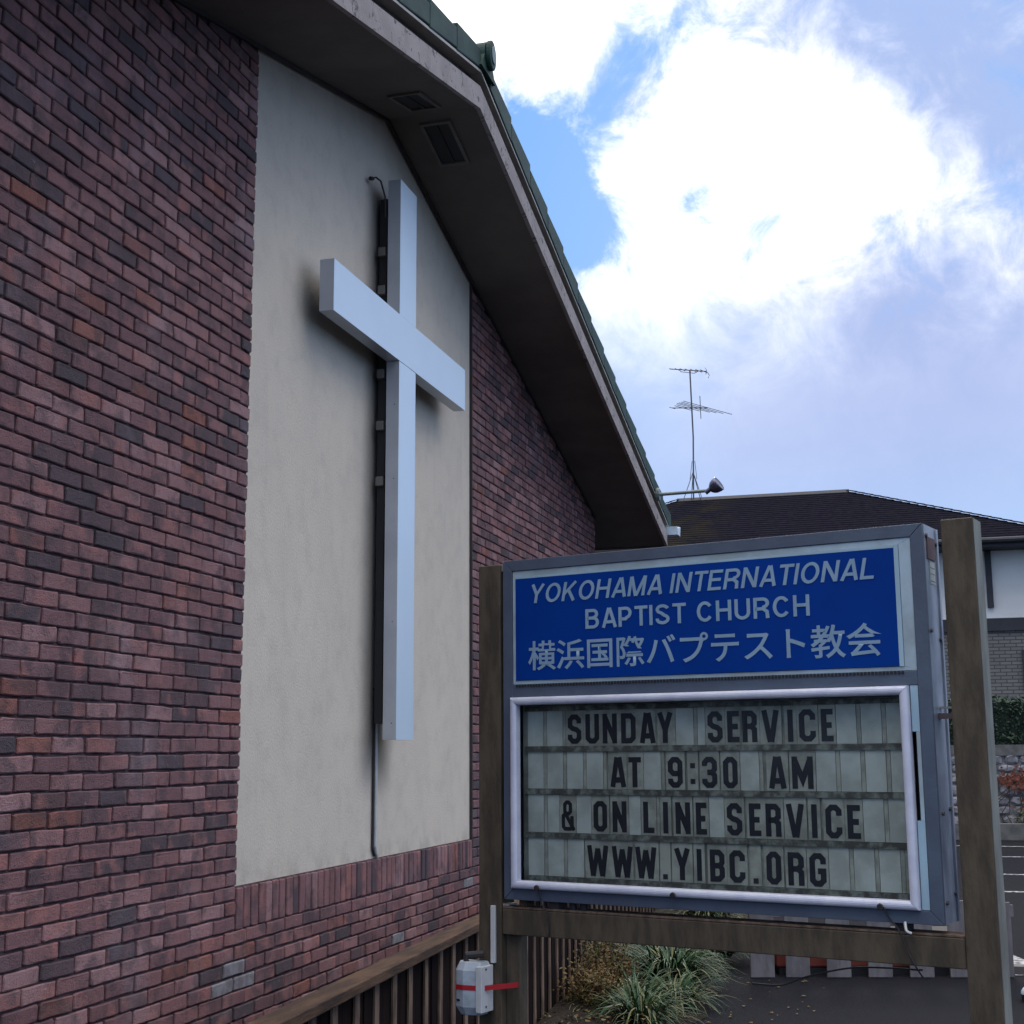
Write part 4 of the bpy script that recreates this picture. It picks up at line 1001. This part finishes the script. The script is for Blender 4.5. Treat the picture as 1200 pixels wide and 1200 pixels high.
# hip caps: short overlapping pieces
for (xa, xb) in ((XR, RX1), (XL, RX0)):
    p0 = Vector((xa, EY, EZ + .03)); p1 = Vector((xb, RYd, RZ + .03)); n_ = 24
    for i in range(n_):
        a = p0.lerp(p1, i / n_); b = p0.lerp(p1, (i + 1.04) / n_)
        s = Vector((.09 if xb < xa else -.09, .09, 0)) * .9
        mb = MB().add([a - s + Vector((0, 0, .0)), a + Vector((0, 0, .030)), a + s * .9 + Vector((0, 0, -.02)), b - s * .8, b + Vector((0, 0, .020)), b + s * .8], [(0, 1, 4, 3), (1, 2, 5, 4), (0, 2, 1), (3, 4, 5)])
        H(mb.build('hip_tile', M['shingle']))
H(MB().box((XL + .05, EY + .03, EZ - .16), (XR - .05, 2 * RYd - EY, EZ - .005)).build('eave_soffit', M['htimber']))
H(MB().tube([(XL, EY - .05, EZ - .03), (XR + .02, EY - .05, EZ - .03)], .06, 8).build('gutter', M['htimber']))
# tv aerial
aer = empty('tv_aerial', (-5.13, 35.9, 8.0)); tag(aer, 'tall thin television aerial mast with two antennas on the house ridge', 'aerial')
MB().tube([(0, 0, .2), (.04, 0, 1.9), (.0, 0, 3.75)], .022, 6).build('mast', M['steel'], aer)
for dx, dy in ((-.28, -.2), (.3, -.2), (-.12, .25), (.2, .25)): MB().tube([(.01, 0, .95), (dx * .9, dy, .13)], .011, 5).build('stay_wire', M['steel'], aer)
for dx in (-.08, .10): MB().tube([(dx, .02, .75), (.02 + dx * .4, .02, 1.25)], .008, 5).build('stay_wire', M['steel'], aer)
def yagi(z, a, b, els, tilt, name, rr=.014):
    o = MB().tube([a, b], rr, 6).build('antenna_boom', M['steel'], aer); A = Vector(a); B_2 = Vector(b); d = (B_2 - A).normalized(); s = d.cross(Vector((0, 0, 1))).normalized()
    for f, l in els:
        c = A.lerp(B_2, f); MB().tube([c - s * l, c + s * l], .009, 5).build('antenna_element', M['steel'], aer)
yagi(3.7, (-.58, .3, 3.92), (.45, -.1, 3.66), [(.0, .05), (.2, .12), (.35, .14), (.5, .16), (.65, .17), (.8, .18), (.93, .18)], 0, 'u')
for s in (-.2, .2): MB().tube([(.45, -.1 + s, 3.70), (.50, -.1 + s * 1.4, 3.62), (.47, -.1 + s, 3.52)], .009, 5).build('reflector', M['steel'], aer)
MB().tube([(-.30, .1, 3.84), (-.26, .1, 3.76), (.12, 0, 3.66), (.25, 0, 3.72)], .010, 5).build('boom_brace', M['steel'], aer)
yagi(2.6, (-.55, .3, 2.82), (.5, -.3, 2.60), [(.0, .12), (.3, .35), (.45, .5), (.6, .7), (.72, .8), (.85, .9), (1.0, 1.05)], 0, 'v')
MB().tube([(.28, -.15, 2.35), (.27, -.15, 2.98)], .011, 5).build('antenna_element', M['steel'], aer)

# ============================================================ retaining wall, hedge, planter kerb
RWY = 27.5
rw = empty('rubble_wall', (1.5, RWY, 0)); tag(rw, 'pale rubble stone retaining wall under the dark hedge', 'wall')
def RW(o): o.parent = rw; o.matrix_parent_inverse = Matrix.Translation(rw.location).inverted(); return o
RW(MB().box((-6, RWY, 0), (9, RWY + .5, 1.66)).build('wall_core', mat('pale_pointing', (.27, .265, .27), .95, col2=(.12, .115, .12), scale=9)))
RW(MB().box((-6, RWY - .05, 1.50), (9, RWY + .5, 1.70)).build('coping', M['concrete']))
rs = random.Random(11)
z = .02
while z < 1.45:
    h = rs.uniform(.14, .24); x = .3 + rs.uniform(0, .2)
    while x < 5.4:
        w = rs.uniform(.18, .42); mb = MB(); n = 9; cx, cz_ = x + w / 2, z + h / 2
        ring0 = []
        for i in range(n):
            a = 2 * math.pi * i / n + rs.uniform(-.15, .15); k = 1 / max(abs(math.cos(a)) ** 1, abs(math.sin(a)) ** 1) ** .75
            ring0.append((math.cos(a) * w * .5 * min(k, 1.2) * rs.uniform(.86, .98), math.sin(a) * h * .5 * min(k, 1.2) * rs.uniform(.86, .98)))
        vs = [(cx + a, RWY + .01, cz_ + b) for a, b in ring0] + [(cx + a * .96, RWY - .02, cz_ + b * .97) for a, b in ring0] + [(cx + a * .6, RWY - .045 + rs.uniform(-.012, .012), cz_ + b * .6) for a, b in ring0]
        fs = [(L_ * n + i, L_ * n + (i + 1) % n, (L_ + 1) * n + (i + 1) % n, (L_ + 1) * n + i) for L_ in range(2) for i in range(n)] + [tuple(range(2 * n, 3 * n))]
        RW(mb.add(vs, fs).build('stone', M['stone'])); x += w
    z += h
# ivy stems and red leaves on the wall
iv = MB()
for i in range(26):
    x = rs.uniform(1.3, 4.5); zz = rs.uniform(.1, .6); p = [(x, RWY - .10, zz)]
    for k in range(6): x += rs.gauss(.05, .09); zz += rs.uniform(.06, .22); p.append((x, RWY - .105, min(zz, 1.5)))
    iv.tube(p, .011, 5, .005)
o = iv.build('ivy', M['ivy']); tag(o, 'bare creeper stems with a patch of red leaves on the pale stone wall', 'creeper')
lv = MB()
for i in range(230):
    x, zz = rs.gauss(1.95, .20), rs.gauss(1.05, .075)
    if rs.random() < .25: x, zz = rs.uniform(1.4, 4.5), rs.uniform(.4, 1.4)
    s = rs.uniform(.02, .045); y = RWY - .12 - rs.uniform(0, .04); a = rs.uniform(0, 6.28)
    lv.add([(x + s * math.cos(a + q), y + rs.uniform(-.01, .01), zz + s * math.sin(a + q)) for q in (0, 1.57, 3.14, 4.71)], [(0, 1, 2, 3)])
lv.build('red_leaves', M['redleaf'], o)['kind'] = 'stuff'
hd = MB()
for i in range(15000):
    x = rs.uniform(-3.5, 8.5); f = rs.random()
    if f < .62: y = RWY + .08 + rs.gauss(0, .05); z = rs.uniform(1.68, 2.58)
    else: y = RWY + rs.uniform(.05, .9); z = 2.52 + rs.gauss(0, .035) + .03 * math.sin(x * 5)
    y -= .04 * math.sin(x * 7 + z * 5)
    s = rs.uniform(.02, .045); u = Vector((rs.gauss(0, 1), rs.gauss(0, 1), rs.gauss(0, 1))).normalized(); v = u.cross(Vector((rs.gauss(0, 1), rs.gauss(0, 1), 1))).normalized(); p = Vector((x, y, z))
    hd.add([p - u * s, p + v * s * .6, p + u * s, p - v * s * .6], [(0, 1, 2, 3)])
hedge = empty('clipped_hedge', (1.5, RWY + .4, 1.7)); tag(hedge, 'dark green clipped hedge on top of the rubble wall', 'hedge')
a = hd.build('foliage', M['hedge'], hedge); a['kind'] = 'stuff'; a.matrix_parent_inverse = Matrix.Translation(hedge.location).inverted()
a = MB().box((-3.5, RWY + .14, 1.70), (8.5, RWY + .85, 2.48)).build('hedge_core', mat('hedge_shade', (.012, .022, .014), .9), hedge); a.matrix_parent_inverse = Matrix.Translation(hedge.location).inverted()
kb = MB().box((-6, RWY - .75, 0), (9, RWY - .62, .30)); o = kb.build('planter_kerb', M['concrete'], None, .01); tag(o, 'low concrete kerb in front of the rubble wall', kind='structure')
MB().box((-6, RWY - .619, 0), (9, RWY - .001, .24)).build('planter_soil', M['soil'])['kind'] = 'structure'
sb = MB()
for i in range(1500):
    p = Vector((2.25 + rs.gauss(0, .20), RWY - .35 + rs.gauss(0, .1), .26 + abs(rs.gauss(0, .17)))); s = rs.uniform(.012, .03)
    u = Vector((rs.gauss(0, 1), rs.gauss(0, 1), rs.gauss(0, 1))).normalized(); v = u.cross(Vector((rs.gauss(0, 1), rs.gauss(0, 1), 1))).normalized()
    sb.add([p - u * s, p + v * s * .5, p + u * s, p - v * s * .5], [(0, 1, 2, 3)])
o = sb.build('small_shrub', M['shrub']); tag(o, 'small olive shrub at the foot of the rubble wall', 'shrub')
# wheel stop and bollard at the right edge; the latter stands in for an unclear object
ws = MB().prism([(10.96, .0), (11.13, .0), (11.11, .055), (10.99, .055)], 0, .645, 1.7)
o = ws.build('wheel_stop', M['black'], None, .004); tag(o, 'low black rubber wheel stop beyond the right sign post', 'wheel stop')
bo = empty('stub', (.70, 9.85, 0)); tag(bo, 'dark bollard with pale rounded top in place of an unclear object at the right edge', 'stub')
MB().tube([(0, 0, 0), (0, 0, .045)], .075, 14).build('stub_body', M['black'], bo)
cp = [(0, .078), (.02, .076), (.038, .062), (.05, .035), (.054, .002)]; vs = []; fs = []
for zz, r_ in cp:
    for k in range(14): vs.append((r_ * math.cos(k * .4488), r_ * math.sin(k * .4488), .046 + zz))
for i in range(4):
    for k in range(14): fs.append((i * 14 + k, i * 14 + (k + 1) % 14, (i + 1) * 14 + (k + 1) % 14, (i + 1) * 14 + k))
MB().add(vs, fs).build('stub_cap', M['gutter'], bo, smooth=True)
